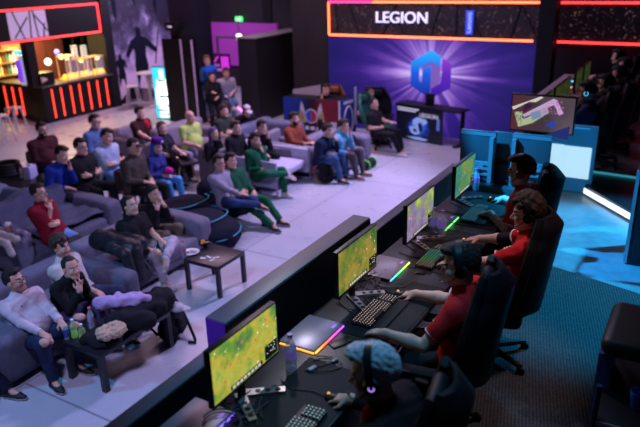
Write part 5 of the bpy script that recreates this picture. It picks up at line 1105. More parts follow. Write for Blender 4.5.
def mouse(label, x, y, rz=0.): 
    t = thing('mouse', label, 'mouse', (x, y, ZD+.004), rz); s = MB(); s.sph((0, 0, .012), (.060, .031, .026), 0, 18, 10); s.build('shell', BEZ, t); s = MB(); s.cyl((-.035, -.004, .034), (-.035, .004, .034), .009, None, 12); s.build('wheel', M('wheel_glow', (.9, .5, .2), emit=.8, ecol=(1, .5, .2)), t)
    s = MB(); s.tube([(-.06, 0, .008), (-.14, .01, .004), (-.26, -.03, .004), (-.36, .02, .004)], .003, 6); s.build('cable', BEZ, t); return t
for i, (lb, y, n) in enumerate((('tangle of black cables by the foot of the nearest monitor', 2.12, 5), ('tangle of cables on the desk behind the second monitor', 3.80, 9), ('tangle of cables on the desk by the third monitor', 4.98, 8), ('loose cables near the near end of the desk', 1.72, 5))):
    s = MB(); rnd = random.Random(i)
    for k in range(n):
        x0, y0 = -1.93+rnd.uniform(-.05, .05), y+rnd.uniform(-.16, .16); ph_ = rnd.uniform(0, 6)
        s.tube([(x0+.30*q*rnd.uniform(.95, 1.05)*(1 if k % 2 else .5)+.03*math.sin(q*7+ph_), y0+.11*math.sin(q*5+ph_), ZD+.006+.004*(k % 3)+.012*math.sin(q*9)**2) for q in np.linspace(0, 1, 22)], .0038, 6)
    if i in (0, 3): s.tube([(-1.83+.10*math.cos(q), y-.10+.09*math.sin(q), ZD+.008+.003*q) for q in np.linspace(0, 16, 90)], .004, 6)
    tag(s.build('cable_bundle', M('cable_grey', (.10, .085, .09), .5)), lb, 'cables')
for lb, y in (('white power strip along the parapet behind the second monitor', 3.95), ('pale power strip along the parapet by the third monitor', 5.05)):
    t = thing('power_strip', lb, 'power strip', (-1.98, y, ZD)); s = MB(); s.b2((-.025, -.16, .001), (.025, .16, .032), 0, .008); s.build('body', M('strip_body', (.45, .38, .38), .5), t)
    s = MB()
    for k in range(4): s.cyl((0, -.11+k*.07, .031), (0, -.11+k*.07, .033), .019, None, 14)
    s.build('sockets', HOLE, t)
# ------------------------------------------------------------------ gaming chairs
LEA = M('chair_leather', (.006, .006, .009), .5, spec=.22, bump=.2, bs=120)
def gchair(label, x, y, hd, mat=LEA, recl=12, group=None, z=ZP, trim=None, arm=True):
    """faces heading hd (90 = +x)"""
    t = thing('gaming_chair', label, 'chair', (x, y, z), -math.radians(hd), group)
    for k in range(5):
        a = k*2*math.pi/5+.3; s = MB(); s.tube([(0, 0, .10), (.32*math.cos(a), .32*math.sin(a), .075)], [.03, .02], 8); o = s.build('base_arm', BLK, t); s = MB(); s.cyl((.32*math.cos(a)-.012, .32*math.sin(a), .032), (.32*math.cos(a)+.012, .32*math.sin(a), .032), .032, None, 14); s.build('caster', BLK, o)
    s = MB(); s.cyl((0, 0, .09), (0, 0, .40), .028, None, 14); s.build('gas_lift', CHR if 0 else BLK, t)
    cushion((0, .02, .45), (.50, .50, .11), .05, .015).build('seat', mat, t)
    for g in (-1, 1): s = MB(); s.tube([(g*.245, -.15, .50), (g*.255, .05, .52), (g*.245, .23, .49)], [.035, .045, .035], 10); s.build('seat_bolster', mat, t)
    ra = math.radians(recl)
    def bp(u, w): # u across -1..1, w up 0..1
        half = .225+.09*math.sin(math.pi*min(1, w*1.15))*(1-.25*w) if w < .78 else .215-.085*((w-.78)/.22)**1.5
        yy = -.02+.085*u*u*(1-.4*w); zz = w*.80
        return half*u, yy, zz
    b = MB(); 
    def fr(a, c): x, y_, z_ = bp(a*2-1, c); return (x, y_, z_)
    def bk(a, c): x, y_, z_ = bp(a*2-1, c); e = 1-abs(a*2-1)**4; f = min(1, c*12, (1-c)*12); return (x, y_-.03-.075*e*f, z_)
    nu, nv = 14, 24; F_ = [fr(i/nu, j/nv) for i in range(nu+1) for j in range(nv+1)]; K_ = [bk(i/nu, j/nv) for i in range(nu+1) for j in range(nv+1)]
    T = Matrix.Translation((0, -.22, .47)) @ Matrix.Rotation(ra, 4, 'X'); w1 = nv+1; n = len(F_)
    q = [[i*w1+j, (i+1)*w1+j, (i+1)*w1+j+1, i*w1+j+1] for i in range(nu) for j in range(nv)]
    rim = [i*w1 for i in range(nu+1)]+[nu*w1+j for j in range(1, nv+1)]+[i*w1+nv for i in range(nu-1, -1, -1)]+[j for j in range(nv-1, 0, -1)]
    fs = [f[::-1] for f in q]+[[i+n for i in f] for f in q]+[[rim[k], rim[(k+1) % len(rim)], rim[(k+1) % len(rim)]+n, rim[k]+n] for k in range(len(rim))]
    b.add(F_+K_, fs, 0, True, T); b.build('backrest', mat, t)
    for g in (-1, 1):
        s = MB(); s.tube([T @ Vector((bp(g, w)[0], bp(g, w)[1]+.01, bp(g, w)[2])) for w in np.linspace(.02, .97, 22)], [.026+.012*math.sin(w*3.1) for w in np.linspace(.02, .97, 22)], 8); s.build('side_bolster', trim or mat, t)
        if arm:
            s = MB(); s.tube([(g*.27, -.05, .42), (g*.32, -.05, .46), (g*.32, -.05, .64)], .022, 8); s.build('arm_post', BLK, t); s = MB(); s.box((g*.32, .02, .66), (.09, .27, .03), 0, .012); s.build('arm_pad', BLK, t)
    cushion((0, 0, 0), (.26, .09, .16), .04, .01).build('head_pillow', mat, t).matrix_local = T @ Matrix.Translation((0, .03, .66))
    return t
# ------------------------------------------------------------------ players
RED = (.55, .015, .02); NAVYS = (.012, .016, .035)
def player(label, u, v, mouse_uv, key_uv, hair, hcol, shirt, **k):
    """faces -x; the mouse hand (their own) lies farther along the desk"""
    kw = dict(hd=270, base=ZP, ph=.56, sleeve='short', shirt=shirt, pants=(.012, .012, .016), LF=(-.16, .42, .085, -10), RF=(.16, .40, .085, 10), res=.0055, hair=hair, hcol=hcol); kw.update(k)
    dm = P(*mouse_uv, ZD+.05); dk = P(*key_uv, ZD+.06)
    # first solve where the body will stand, then turn desk points into the player's own frame
    r0 = dict(kw); lean, sl = r0.get('lean', 0), r0.get('slump', 12)
    return kw, dm, dk
def put_player(label, u, v, muv, kuv, hair, hcol, shirt, rootxy, **k):
    kw, dm, dk = player(label, u, v, muv, kuv, hair, hcol, shirt, **k)
    x0, y0 = rootxy   # facing -x: local x = world y - y0, local y = x0 - world x
    loc = lambda q, dz=0: (q.y-y0, x0-q.x, q.z-ZP+dz)
    m, kk = loc(dm, .005), loc(dk)
    kw['RH'] = (m[0], m[1]-.09, m[2]-.005, -.05, 1, -.25, 0, -.2, -1, .38); kw['LH'] = (kk[0], kk[1]-.08, kk[2], .1, 1, -.2, 0, 0, -1, .30)
    r = person(label, u, v, at=rootxy, **kw); return r, dm
def root_for(u, v, lean, slump, ph=.56):   # root so that the head centre projects on (u, v)
    l2 = math.radians(lean+slump); le = math.radians(lean); l3 = math.radians((lean+slump)*.5)
    y = .25*math.sin(le)+.25*math.sin(l2); z = ph+.25*math.cos(le)+.25*math.cos(l2)
    hn = np.array([math.sin(l3)+.12, math.cos(l3)]); hn /= np.linalg.norm(hn); y += hn[0]*.165+.012; z += hn[1]*.165
    q = P(u, v, ZP+z); return (q.x+y, q.y)
MIC = []
specs = [
 ('white haired player in black and red at the near end of the desk', 373, 373, (336, 394), (292, 432), 'sweep', (.72, .68, .72), (.022, .010, .013), dict(lean=0, slump=18, hy=-18, hp=-12, sleeve='long')),
 ('dark haired player in red jersey at the second monitor', 460, 265, (404, 291), (374, 330), 'short', DARKH, RED, dict(lean=-8, slump=16, hy=-16, hp=-10)),
 ('curly haired player in red jersey with black sleeve at the third monitor', 527, 213, (464, 237), (440, 262), 'curly', (.03, .018, .012), RED, dict(lean=-10, slump=16, hy=-12, hp=-8)),
 ('dark haired player with glasses in red jersey at the fourth monitor', 521, 171, (495, 197), (482, 212), 'short', DARKH, RED, dict(lean=-10, slump=16, hy=-6, hp=-8, glasses=1)),
]
CH_LAB = ['black gaming chair of the white haired player, nearest the camera', 'black gaming chair behind the second player', 'black gaming chair behind the curly haired player', 'black gaming chair behind the player with glasses']
MLAB = ['black mouse under the white haired player\'s hand', 'black mouse under the second player\'s hand', 'black mouse under the curly haired player\'s hand', 'black mouse under the fourth player\'s hand']
HLAB = ['black headset with violet lit ear over the white hair', 'black headset on the second player', 'black headset on the curly haired player', 'black headset on the player with glasses']
VGLOW = M('ring_violet', (.5, .3, 1), emit=1.6, ecol=(.45, .25, 1)); CGLOW = M('ring_cyan', (.2, .7, 1), emit=2.2, ecol=(.15, .65, 1))
JW = M('jersey_white', (.75, .75, .8), .6)
for i, (lb, u, v, muv, kuv, hr_, hc_, sh_, kw) in enumerate(specs):
    rt = root_for(u, v, kw.get('lean', 0), kw.get('slump', 12))
    r, dm = put_player(lb, u, v, muv, kuv, hr_, hc_, sh_, rt, skin=(.66, .44, .36), **kw)
    headset(r, HLAB[i], VGLOW if i == 0 else None)
    hw = r['W'](r['arms'][1][1]); mouse(MLAB[i], hw.x-.10, hw.y)
    if i:
        for s_ in (-1, 1):   # white cuff rings, shoulder mark
            sh_p = r['arms'][s_]; 
            el = sh_p[0]; S0 = r['CH']+r['U2']*.105+r['X']*s_*.175
            d = nrm(el-S0); c = S0+(el-S0)*.70; a_ = np.cross(d, V3(0, 0, 1)); a_ = nrm(a_); b_ = np.cross(d, a_)
            g = MB(); g.tube([c+(a_*math.cos(q)+b_*math.sin(q))*.0625 for q in np.linspace(0, 6.283, 24)[:-1]], .0055, 6, 0, None, True); g.build('sleeve_trim', JW, r['root'])
            g = MB(); up = nrm(V3(0, 0, 1)-d*d[2]); sd = np.cross(d, up)
            for q0, q1, w0 in ((.28, .33, -.03), (.36, .40, -.02), (.43, .46, -.035)):
                pl = [S0+(el-S0)*q+nrm(up*math.cos(an)+sd*math.sin(an))*.069 for q in (q0, q1) for an in np.linspace(-.5+w0*8, .35, 5)]
                g.add([tuple(p) for p in pl], [[j, j+1, j+6, j+5] for j in range(4)])
            g.build('jersey_print', JW, r['root'])
    else:
        patch(r, 'red_collar', [('c', tuple(r['NB']-r['U2']*.03-r['X']*.05+r['Fw']*.02), tuple(r['NB']-r['U2']*.03+r['X']*.05+r['Fw']*.02), .075, .075)], cloth(RED), .008); 
    gx = rt[0]-[.15, .15, .20, .10][i]; gchair(CH_LAB[i], gx, rt[1]+[.0, -.06, -.08, .0][i], [262, 262, 260, 258][i], recl=[10, 8, 8, 8][i])
# black compression sleeve of the curly haired player
r = PEOPLE[2]; S0 = r['arms'][1]; soft('black_arm_sleeve', [('c', S0[0]+(r['CH']+r['U2']*.105+r['X']*.175-S0[0])*.12, S0[0]+(S0[1]-S0[0])*.25, .046, .047)], .008, cloth((.012, .014, .03)), r['root'], None)
# far team
FARS = [(587, 92, 'far player in navy with a cyan glowing headset, closest of the far team', (.03, .05, .12), 1), (606, 84, 'second far player, dark top, cap-like headset', (.012, .013, .02), 0), (619, 75, 'third far player behind the second, dark clothes', (.012, .013, .02), 0), (625, 66, 'fourth far player facing his screen in the dark', (.012, .013, .02), 0), (618, 57, 'last far player at the end of the dark desk', (.012, .013, .02), 0)]
chairp = [o for o in COL.objects if o.name == 'gaming_chair.001'][0]
for i, (u, v, lb, sh_, gl) in enumerate(FARS):
    rt = root_for(u, v, -8, 14); r = person(lb, u, v, hd=270, at=rt, base=ZP, ph=.56, lean=-8, slump=14, hp=-6, shirt=sh_, pants=(.012, .012, .016), sleeve='short' if i == 0 else 'long', LH=(-.10, .42, .82, .1, 1, -.1), RH=(.18, .42, .82, -.1, 1, -.1), LF=(-.16, .42, .085, -10), RF=(.16, .40, .085, 10), res=.009)
    headset(r, ['cyan glowing headset on the closest far player', 'dark headset on the second far player', 'dark headset on the third far player', 'dark headset on the fourth far player', 'dark headset on the last far player'][i], CGLOW if gl else None)
    dup(chairp, (rt[0]-.02, rt[1]+.04, ZP), None, ['gaming chair of the closest far player', 'gaming chair of the second far player', 'gaming chair of the third far player', 'gaming chair of the fourth far player', 'gaming chair of the last far player'][i])
FL = ['closest far monitor, its dim screen edge on beside the pixel art screen', 'second far monitor in the dark row', 'third far monitor in the dark row', 'fourth far monitor in the dark row', 'last far monitor in the dark row']
for i, (u, v) in enumerate(((549, 97), (560, 88), (568, 80), (580, 72), (588, 66))): a = PX(u, v, -1.85); monitor(FL[i], a.y, 1.90, GF, detail=False)
for i, (u, v, c) in enumerate(((566, 97.5, (1, .65, .05)), (571, 89, (1, .55, .03)), (577, 81, (.05, .55, .9)))):
    m_ = rgb_mat(f'rgb_far_{i}', [(0, c), (.6, c), (1, (.8, .1, .7) if i < 2 else (.1, .9, .4))]); a = P(u, v, ZD); t = laptop(['far laptop with yellow light edge, closest to the pixel art screen', 'far laptop with amber light edge', 'far laptop with blue green light edge'][i], a.x-.15, a.y, .0, m_, False)
    s = MB(); s.b2((-.10, -.192, .006), (.136, -.181, .030)); s.build('side_light', m_, t)
t = drink('pale bottle on the far desk in front of the cyan headset', (-1.46, P(583, 90, ZD).y+.1, ZD), .24, .034, None, (.7, .3, .4), lab=M('label_rose', (.6, .25, .35), .4))
s = MB(); a = P(535, 95, 1.85); b = P(556, 73, 1.85); o = s.b2((-2.44, a.y-.2, 1.60), (-2.20, b.y, 1.84), 0, .01).build('far_ledge', M('ledge_pink_lit', (.30, .24, .27), .5)); tag(o, 'pale box ledge running along the far desk beside the black pillar', 'ledge')  # pinkish light on the beige ledge is mixed into its colour
# ------------------------------------------------------------------ screens and panels beyond the desk
SB_ = M('screen_back_dark', (.055, .06, .07), .3, .0); SB2 = M('screen_back_grey', (.16, .17, .19), .35, .0)
def bigscreen(label, u0, u1, vt, vb, y, vents):
    a = PY(u0, vt, y); b = PY(u1, vb, y); w_ = b.x-a.x; t = thing('display_stand', label, 'screen', ((a.x+b.x)/2, y, ZP)); z1 = a.z-ZP; z0 = b.z-ZP
    s = MB(); s.b2((-w_/2, 0, z0), (w_/2, .05, z1), 0, .012); s.build('back_shell', SB_, t); s = MB(); s.b2((-w_*.36, -.03, z0+.10), (w_*.36, .0, z0+.30), 0, .01); s.build('electronics_hump', SB2, t)
    s = MB(); s.b2((-w_*.18, -.045, z0+.12), (w_*.2, -.03, z0+.2)); s.build('socket_panel', BLK, t); s = MB(); s.b2((-w_*.42, -.05, z0+.22), (w_*.42, -.028, z0+.245)); s.b2((-w_*.42, -.05, z0+.16), (w_*.42, -.028, z0+.18)); s.build('mount_rail', SB2, t)
    s = MB(); s.b2((-w_/2, -.004, z1-.045), (w_/2, .0, z1-.012)); s.build('top_trim', SB2, t)
    s = MB(); s.b2((-w_/2+.01, .051, z0+.01), (w_/2-.01, .055, z1-.01)); s.build('display', BLK, t)
    for x in vents: s = MB(); s.b2((x*w_-.02, -.06, 0), (x*w_+.02, -.0, z1-.05)); s.build('stand_post', SB2, t); s = MB(); s.b2((x*w_-.14, -.25, 0), (x*w_+.14, .25, .03)); s.build('stand_foot', SB_, t)
    return t
bigscreen('cyan lit back of a screen on a stand, nearest the hall floor', 461, 492, 129, 190, 6.35, (.43,))
bigscreen('cyan lit back of a wide screen behind the player with glasses', 513, 546, 133, 193, 6.45, (-.42,))
t = thing('equipment_rack', 'narrow cyan lit frame between the two screen backs', 'rack', (PY(501, 160, 6.5).x, 6.5, ZP)); z1 = PY(501, 132, 6.5).z-ZP; w_ = .10
s = MB(); s.b2((-w_, 0, .3), (w_, .04, z1), 0, .01); s.build('panel', SB_, t)
for g in (-1, 1): s = MB(); s.b2((g*w_-.015, -.04, 0), (g*w_+.015, .0, z1-.1)); s.build('post', SB_, t)
for z in (.55, .95): s = MB(); s.b2((-w_, -.03, z), (w_, -.002, z+.04)); s.build('cross_bar', BLK, t)
t = thing('desk_lamp', 'small dark webcam-like lamp at the far end of the desk', 'lamp', P(487, 186, ZD)); s = MB(); s.cyl((0, 0, 0), (0, 0, .012), .05, None, 16); s.build('base', BLK, t); s = MB(); s.tube([(0, 0, .01), (0, 0, .14), (-.02, 0, .18)], .010, 8); s.build('arm', BLK, t); s = MB(); s.sph((-.03, 0, .20), (.045, .04, .05)); s.build('head', BLK, t)
o = MB(); o.b2((-1.99, 6.18, ZP), (-1.30, 6.28, ZP+.80), 0, .01); tag(o.build('end_counter', SB_), 'low cyan lit counter closing off the far end of the players\' desk', 'counter')
# pixel art screen
a = PY(512, 93, 7.9); b = PY(577, 101, 7.9); c = PY(574, 138, 7.9); w_ = b.x-a.x; t = thing('pixel_screen', 'dark screen showing a white and pink pixel logo, standing above the cyan screen backs', 'screen', ((a.x+b.x)/2, 7.9, ZP)); z1 = a.z-ZP; z0 = z1-(PY(512, 93, 7.9).z-PY(510, 130, 7.9).z)
s = MB(); s.b2((-w_/2, 0, z0), (w_/2, .05, z1), 0, .008); s.build('case', BEZ, t)
def pix(nt, b_):
    o, x, y, z = coords(nt); f = mathn(nt, 'ADD', mathn(nt, 'MULTIPLY', x, .6), mathn(nt, 'MULTIPLY', z, .3)); c_ = ramp(nt, mathn(nt, 'ADD', mathn(nt, 'MULTIPLY', noise(nt, o, 2.5, 3), .5), mathn(nt, 'MULTIPLY', mathn(nt, 'ADD', x, .5), .35)), [(.25, (.10, .02, .03)), (.42, (.05, .035, .045)), (.6, (.11, .08, .10)), (.8, (.02, .02, .05))]); nt.links.new(c_, b_.inputs['Emission Color']); b_.inputs['Emission Strength'].default_value = 1.; b_.inputs['Base Color'].default_value = (.01, .01, .01, 1)
s = MB(); s.b2((-w_/2+.015, -.004, z0+.02), (w_/2-.015, -.001, z1-.015)); scr = s.build('display', node_mat('pixel_ground', pix, .3), t); H_ = z1-z0
EM = lambda n, c, k=.8: M(n, c, .4, emit=k, ecol=c)
def pp(pl, mt, nm, y): s = MB(); s.prism([(-w_/2+x/633*w_*1.0, z1-yy/427*H_*1.13) for x, yy in pl][::-1], 0, .0015, 0, Matrix.Translation((0, y, 0)) @ FR); s.build(nm, mt, scr)
sx = lambda pl: [((x-50)*633/520, (yy-55)*427/325) for x, yy in pl]
pp(sx([(60, 160), (290, 65), (310, 72), (250, 110), (200, 110), (75, 180)]), EM('pix_white', (.8, .72, .62)), 'white_bar', -.006)
pp(sx([(150, 215), (390, 75), (420, 85), (480, 180), (445, 195), (400, 120), (170, 230)]), EM('pix_cream', (.62, .42, .62)), 'pink_field', -.006)
pp(sx([(85, 195), (150, 190), (150, 240), (190, 235), (300, 160), (330, 205), (240, 270), (125, 310)]), EM('pix_green', (.45, .52, .30)), 'green_field', -.007)
pp(sx([(215, 195), (290, 165), (310, 215), (240, 250)]), EM('pix_blue', (.22, .28, .42)), 'blue_field', -.008)
pp(sx([(285, 165), (345, 130), (365, 185), (310, 215)]), EM('pix_mauve', (.48, .36, .46)), 'mauve_field', -.008)
pp(sx([(165, 125), (240, 130), (155, 195)]), EM('pix_dark', (.05, .01, .05)), 'dark_triangle', -.008)
pp(sx([(340, 280), (425, 235), (425, 295)]), EM('pix_royal', (.03, .06, .45)), 'blue_triangle', -.008)
pp(sx([(350, 350), (540, 270), (535, 375)]), EM('pix_navy', (.02, .03, .16)), 'navy_corner', -.007)
rnd = random.Random(3); s = MB(); q = MB()
for k in range(46):
    x = rnd.uniform(320, 470); yy = rnd.uniform(95, 200)
    if abs(yy-(170-(x-320)*.35)) > 55 and x < 400: continue
    x2, z2 = -w_/2+(x-50)/520*w_, z1-(yy-55)/325*H_*1.1; s.b2((-0+x2, -.0105, z2), (x2+.012, -.009, z2+.012))
s.build('violet_pixels', EM('pix_violet', (.5, .10, .45)), scr)
for k in range(22): x = rnd.uniform(85, 165); yy = rnd.uniform(200, 295); x2, z2 = -w_/2+(x-50)/520*w_, z1-(yy-55)/325*H_*1.1; q.b2((x2, -.0105, z2), (x2+.012, -.009, z2+.010))
q.build('dark_pixels', EM('pix_ink', (.03, .05, .03)), scr)
for x in (-w_*.22, w_*.08): s = MB(); s.b2((x-.03, .03, 0), (x+.03, .09, z1-.1)); s.build('stand_post', BLK, t); s = MB(); s.b2((x-.05, -.3, 0), (x+.05, .4, .04)); s.build('stand_foot', BLK, t)
# cyan lit white panel: lightbox closing the far desk
a = PY(551, 124, 8.78); b = PY(591, 180, 8.78); w_ = b.x-a.x; t = thing('light_box', 'blue framed light box with two white lit panes below the pixel art screen', 'light box', (a.x, 8.78, ZP)); z1 = a.z-ZP
s = MB(); s.b2((0, 0, 0), (w_, .12, z1), 0, .006); s.build('frame', M('lightbox_blue', (.12, .38, .62), .5, emit=.16, ecol=(.02, .30, .75)), t)
def pane(u0, u1, v0, v1, mt, nm):
    p0 = PY(u0, v0, 8.77); p1 = PY(u1, v1, 8.77); s = MB(); s.b2((p0.x-a.x, -.012, max(.0, p1.z-ZP)), (p1.x-a.x, -.001, p0.z-ZP)); s.build(nm, mt, t)
LB = M('pane_white', (.8, .95, 1), emit=.85, ecol=(.55, .85, 1.)); pane(552, 561, 143.5, 176, LB, 'lit_pane'); pane(565, 588, 145.5, 179.5, LB, 'lit_pane')
pane(556, 590, 126, 129, M('pane_cyan', (.1, .6, 1), emit=.9, ecol=(.03, .5, .95)), 'cyan_strip')
# angled low step with the white light strip
q0, q1 = P(584, 195, ZP), P(634, 224, ZP); p0, p1 = P(589, 181, ZP), P(640, 189, ZP)
t = thing('floor_step', 'low dark step with a white light strip along its slanted front', 'step', (q0.x, q0.y, ZP)); L = lambda q: (q.x-q0.x, q.y-q0.y)
s = MB(); s.prism([L(q0), L(q1), (p1.x+.5-q0.x, p1.y-.4-q0.y), (p1.x+.4-q0.x, p1.y-q0.y), L(p0)], 0, .13); s.build('deck', M('step_black', (.02, .022, .03), .3), t)
d = (q1-q0).normalized(); n_ = Vector((-d.y, d.x, 0)); n_ = -n_ if n_.y > 0 else n_
s = MB(); pts = [L(q0+n_*.004), L(q1+n_*.004), L(q1+n_*.016), L(q0+n_*.016)]; s.prism(pts[::-1], .03, .10); s.build('light_strip', M('step_light', (1, .95, .9), emit=1.3, ecol=(.85, .90, 1)), t)
s = MB(); s.tube([(*L(p0), .14), (p1.x+.4-q0.x, p1.y-q0.y, .14)], .02, 6); s.build('cyan_edge', M('edge_cyan', (.1, .5, .6), emit=.5, ecol=(.05, .45, .6)), t)
# dark cabinets at the platform's outer side
a = P(624, 264, ZP); t = thing('equipment_cabinet', 'tall black cabinet with a cyan lit edge at the photo border, past the gaming chairs', 'cabinet', (a.x, a.y, ZP)); s = MB(); s.b2((0, 0, 0), (.7, .55, 1.02), 0, .01); s.build('case', BLK2, t); s = MB(); s.b2((-.012, -.012, .02), (.02, .02, 1.0)); s.build('edge_trim', M('trim_steel', (.35, .4, .45), .3, .6), t); s = MB(); s.b2((.06, -.015, .08), (.66, -.001, .92), 0, .006); s.build('door', BLK2, t); s = MB(); s.b2((.55, -.04, .5), (.58, -.016, .65)); s.build('handle', CHR, t)
a = P(606, 345, 1.96); t = thing('serving_trolley', 'dark round-shouldered trolley with open shelves near the platform carpet', 'trolley', (a.x, a.y, ZP)); hb = .90
s = MB(); s.box((.32, .24, hb), (.70, .54, .12), 0, .06, 4); s.build('top', M('trolley_top', (.02, .018, .02), .5), t)
s = MB(); s.prism([(-.03, -.04), (.03, -.04), (.05, hb-.05), (-.03, hb-.05)], 0, .30, 0, Matrix.Translation((0, .30, 0)) @ FR); s.build('side_panel', M('trolley_blue', (.07, .09, .30), .45), t)
for k, z in enumerate((.60, .28)): s = MB(); s.b2((.02, -.30, z), (.62, .48, z+.02), 0, .004); s.build('shelf', BLK2, t); s = MB(); s.b2((.02, -.31, z), (.62, -.30, z+.022)); s.build('shelf_edge', M('trim_steel', (0, 0, 0)), t)
for x, y in ((.0, -.30), (.62, -.30), (.62, .48), (.0, .48)): s = MB(); s.cyl((x, y, 0), (x+.02, y, hb-.06), .016, None, 8); s.build('leg', M('trolley_leg', (.05, .06, .12), .3, .4), t)
tb = t.location + Vector((.28, .20, .62)); a = t.location + Vector((.20, -.08, .62)); t = thing('paper_cup', 'blue paper cup on the trolley shelf', 'cup', a); s = MB(); s.lathe([(0, 0), (.032, 0), (.042, .10), (.038, .10), (.030, .008), (0, .008)], n=18); s.build('cup', M('cup_blue', (.10, .18, .75), .5), t)
drink('dark bottle with green cap standing on the trolley behind the cup', Vector((t.location.x+.0, t.location.y+.16, ZP+.62)) if 0 else tb, .20, .032, None, (.12, .8, .05), M('pet_dark', (.02, .03, .02), .2), fill=.3)
# ------------------------------------------------------------------ audience
WHT = (.62, .55, .60)
JEAN = (.05, .10, .25); DJEAN = (.018, .028, .07); BLKC = (.012, .012, .015)
LEGS_OUT = dict(LF=(-.16, .66, .085, -12), RF=(.16, .70, .085, 12))
CROSSR = dict(RF=(-.12, .56, .46, -60, -25), RP=(1, .25, .35), LF=(-.10, .48, .085, -5))      # right ankle on left knee
CROSSL = dict(LF=(.12, .56, .46, 60, -25), LP=(-1, .25, .35), RF=(.10, .48, .085, 5))
def A(label, u, v, **k): return person(label, u, v, **k)
r = A('man in a white sweater with glasses and beard on the dark sofa', 15, 281, hd=93, ph=.37, lean=-36, slump=18, hy=-20, hp=12, LH=(-.10, .36, .56, .2, 1, -.4), RH=(.10, .30, .54, -.1, 1, -.5), shirt=(.62, .53, .60), pants=DJEAN, glasses=1, beard=2, hair='short', wide=1.1, belly=.06, res=.008, LF=(-.15, .42, .085, -5), RF=(.18, .44, .085, 10))
patch(r, 'knee_skin', [('e', tuple(r['legs'][1][0]+V3(0, .03, .035)), (.05, .06, .045))], cloth((.60, .36, .28), 'skin')); patch(r, 'knee_skin', [('e', tuple(r['legs'][-1][0]+V3(0, .02, .04)), (.05, .055, .04))], cloth((.60, .36, .28), 'skin'))
c = r['CH']+r['Fw']*.135; g = MB(); g.tube([r['CH']+r['U2']*-.02+r['X']*x+r['Fw']*(.135-.9*x*x) for x in np.linspace(-.13, .13, 12)], .006, 6); g.build('chest_stripe', cloth((.10, .10, .18)), r['root']); g = MB(); g.sph(tuple(c+r['X']*.07+r['U2']*.06-r['Fw']*.012), (.018, .012, .014)); g.build('chest_emblem', cloth((.02, .02, .05)), r['root'])
r = A('woman with dark ponytail in a black turtleneck, chin on her hand', 71, 268, hd=85, ph=.42, lean=12, slump=16, hy=12, hp=4, LH='knee', RH='chin', shirt=BLKC, pants=(.06, .06, .12), hair='pony', hcol=(.02, .014, .012), woman=1, collar=.05, res=.008, shoe=(.5, .5, .55), sc=.97)
patch(r, 'knee_skin', [('e', tuple(r['legs'][1][0]+V3(0, .0, .042)), (.06, .08, .04))], cloth((.60, .36, .28), 'skin'))
r = A('man with curly brown hair in a pale patterned sweater reclining on the dark sofa', 61, 247, hd=74, ph=.40, lean=-28, slump=16, hy=10, hp=2, LH='cross', RH=(.14, .30, .58, .2, 1, -.3), shirt=(.58, .54, .52), pants=(.035, .04, .08), hair='curly', hcol=(.05, .03, .02), res=.008, beard=2, LF=(-.10, .62, .085, -5), RF=(.22, .66, .085, 10))
for q in ((.05, .05), (-.05, .0), (.09, -.04), (-.08, .1), (.0, -.08)): g = MB(); g.sph(tuple(r['CH']+r['X']*q[0]+r['U2']*q[1]+r['Fw']*.122), (.025, .014, .02), 0, 10, 6); g.build('sweater_patch', cloth((.30, .20, .18)), r['root'])
A('man in a dark red polo with glasses lounging, chin on hand', 39, 193, hd=76, ph=.44, lean=-28, slump=18, hy=-8, hp=4, LH='cross', RH='chin', shirt=(.22, .010, .025), sleeve='short', pants=(.15, .29, .60), glasses=1, hair='short', hcol=(.03, .02, .015), LF=(-.16, .78, .085, -8), RF=(.08, .82, .085, 6), res=.009)
r = A('man in black with pale ripped trousers, one leg crossed, hair tied back', 130, 206, hd=88, ph=.40, lean=-16, slump=10, hy=-2, hp=10, LH='thigh', RH=(.16, .30, .56, -.2, 1, -.1), shirt=BLKC, sleeve='short', pants=(.52, .46, .54), hair='bun', hcol=(.012, .01, .012), skin=(.62, .40, .28), wide=1.12, shoe=(.6, .58, .62), res=.009, **CROSSL)
patch(r, 'knee_skin', [('e', tuple(r['legs'][1][0]+V3(0, .03, .02)), (.06, .06, .06))], cloth((.62, .40, .30), 'skin'))
A('woman in black beside the tied back hair man, hands to her mouth', 153, 194, hd=82, ph=.41, lean=2, slump=18, hy=10, hp=-4, LH='mouth', RH='mouth', shirt=BLKC, pants=(.16, .12, .09), hair='bob', hcol=(.02, .013, .012), woman=1, res=.009, sc=.97)
A('large bearded man in a dark maroon sweater and glasses in the back row', 42, 130, hd=88, ph=.49, lean=-2, slump=10, hy=6, hp=-2, shirt=(.055, .014, .018), pants=BLKC, glasses=1, beard=1, wide=1.28, belly=.14, collar=.03, sc=1.08)
A('man in a royal blue top leaning his face on his hand', 62, 155, hd=88, ph=.49, lean=6, slump=22, hy=0, hp=-10, ht=-8, RH='lap', LH='cheek', shirt=(.015, .04, .30), pants=BLKC, hair='short', sc=1.08)
A('man in a black sweater and glasses with folded arms, behind the royal blue top', 81, 147, hd=84, ph=.49, lean=-4, slump=12, hy=0, LH='cross', RH='cross', shirt=(.014, .014, .017), pants=BLKC, glasses=1, sc=1.08)
A('man in glasses wearing an open blue jacket over a cyan shirt', 95, 122, hd=82, ph=.50, lean=0, slump=10, hy=4, shirt=(.10, .17, .36), pants=BLKC, glasses=1, hcol=(.03, .02, .015), sc=1.08)
A('man in a pale blue hoodie with folded arms, his head tilted', 107, 137, hd=86, ph=.49, lean=-2, slump=14, ht=-16, hp=-6, LH='cross', RH='cross', shirt=(.42, .50, .66), pants=(.10, .20, .38), hood=1, hcol=(.04, .025, .018), LF=(-.1, .62, .085, 0), RF=(.14, .55, .085, 6), sc=1.08)
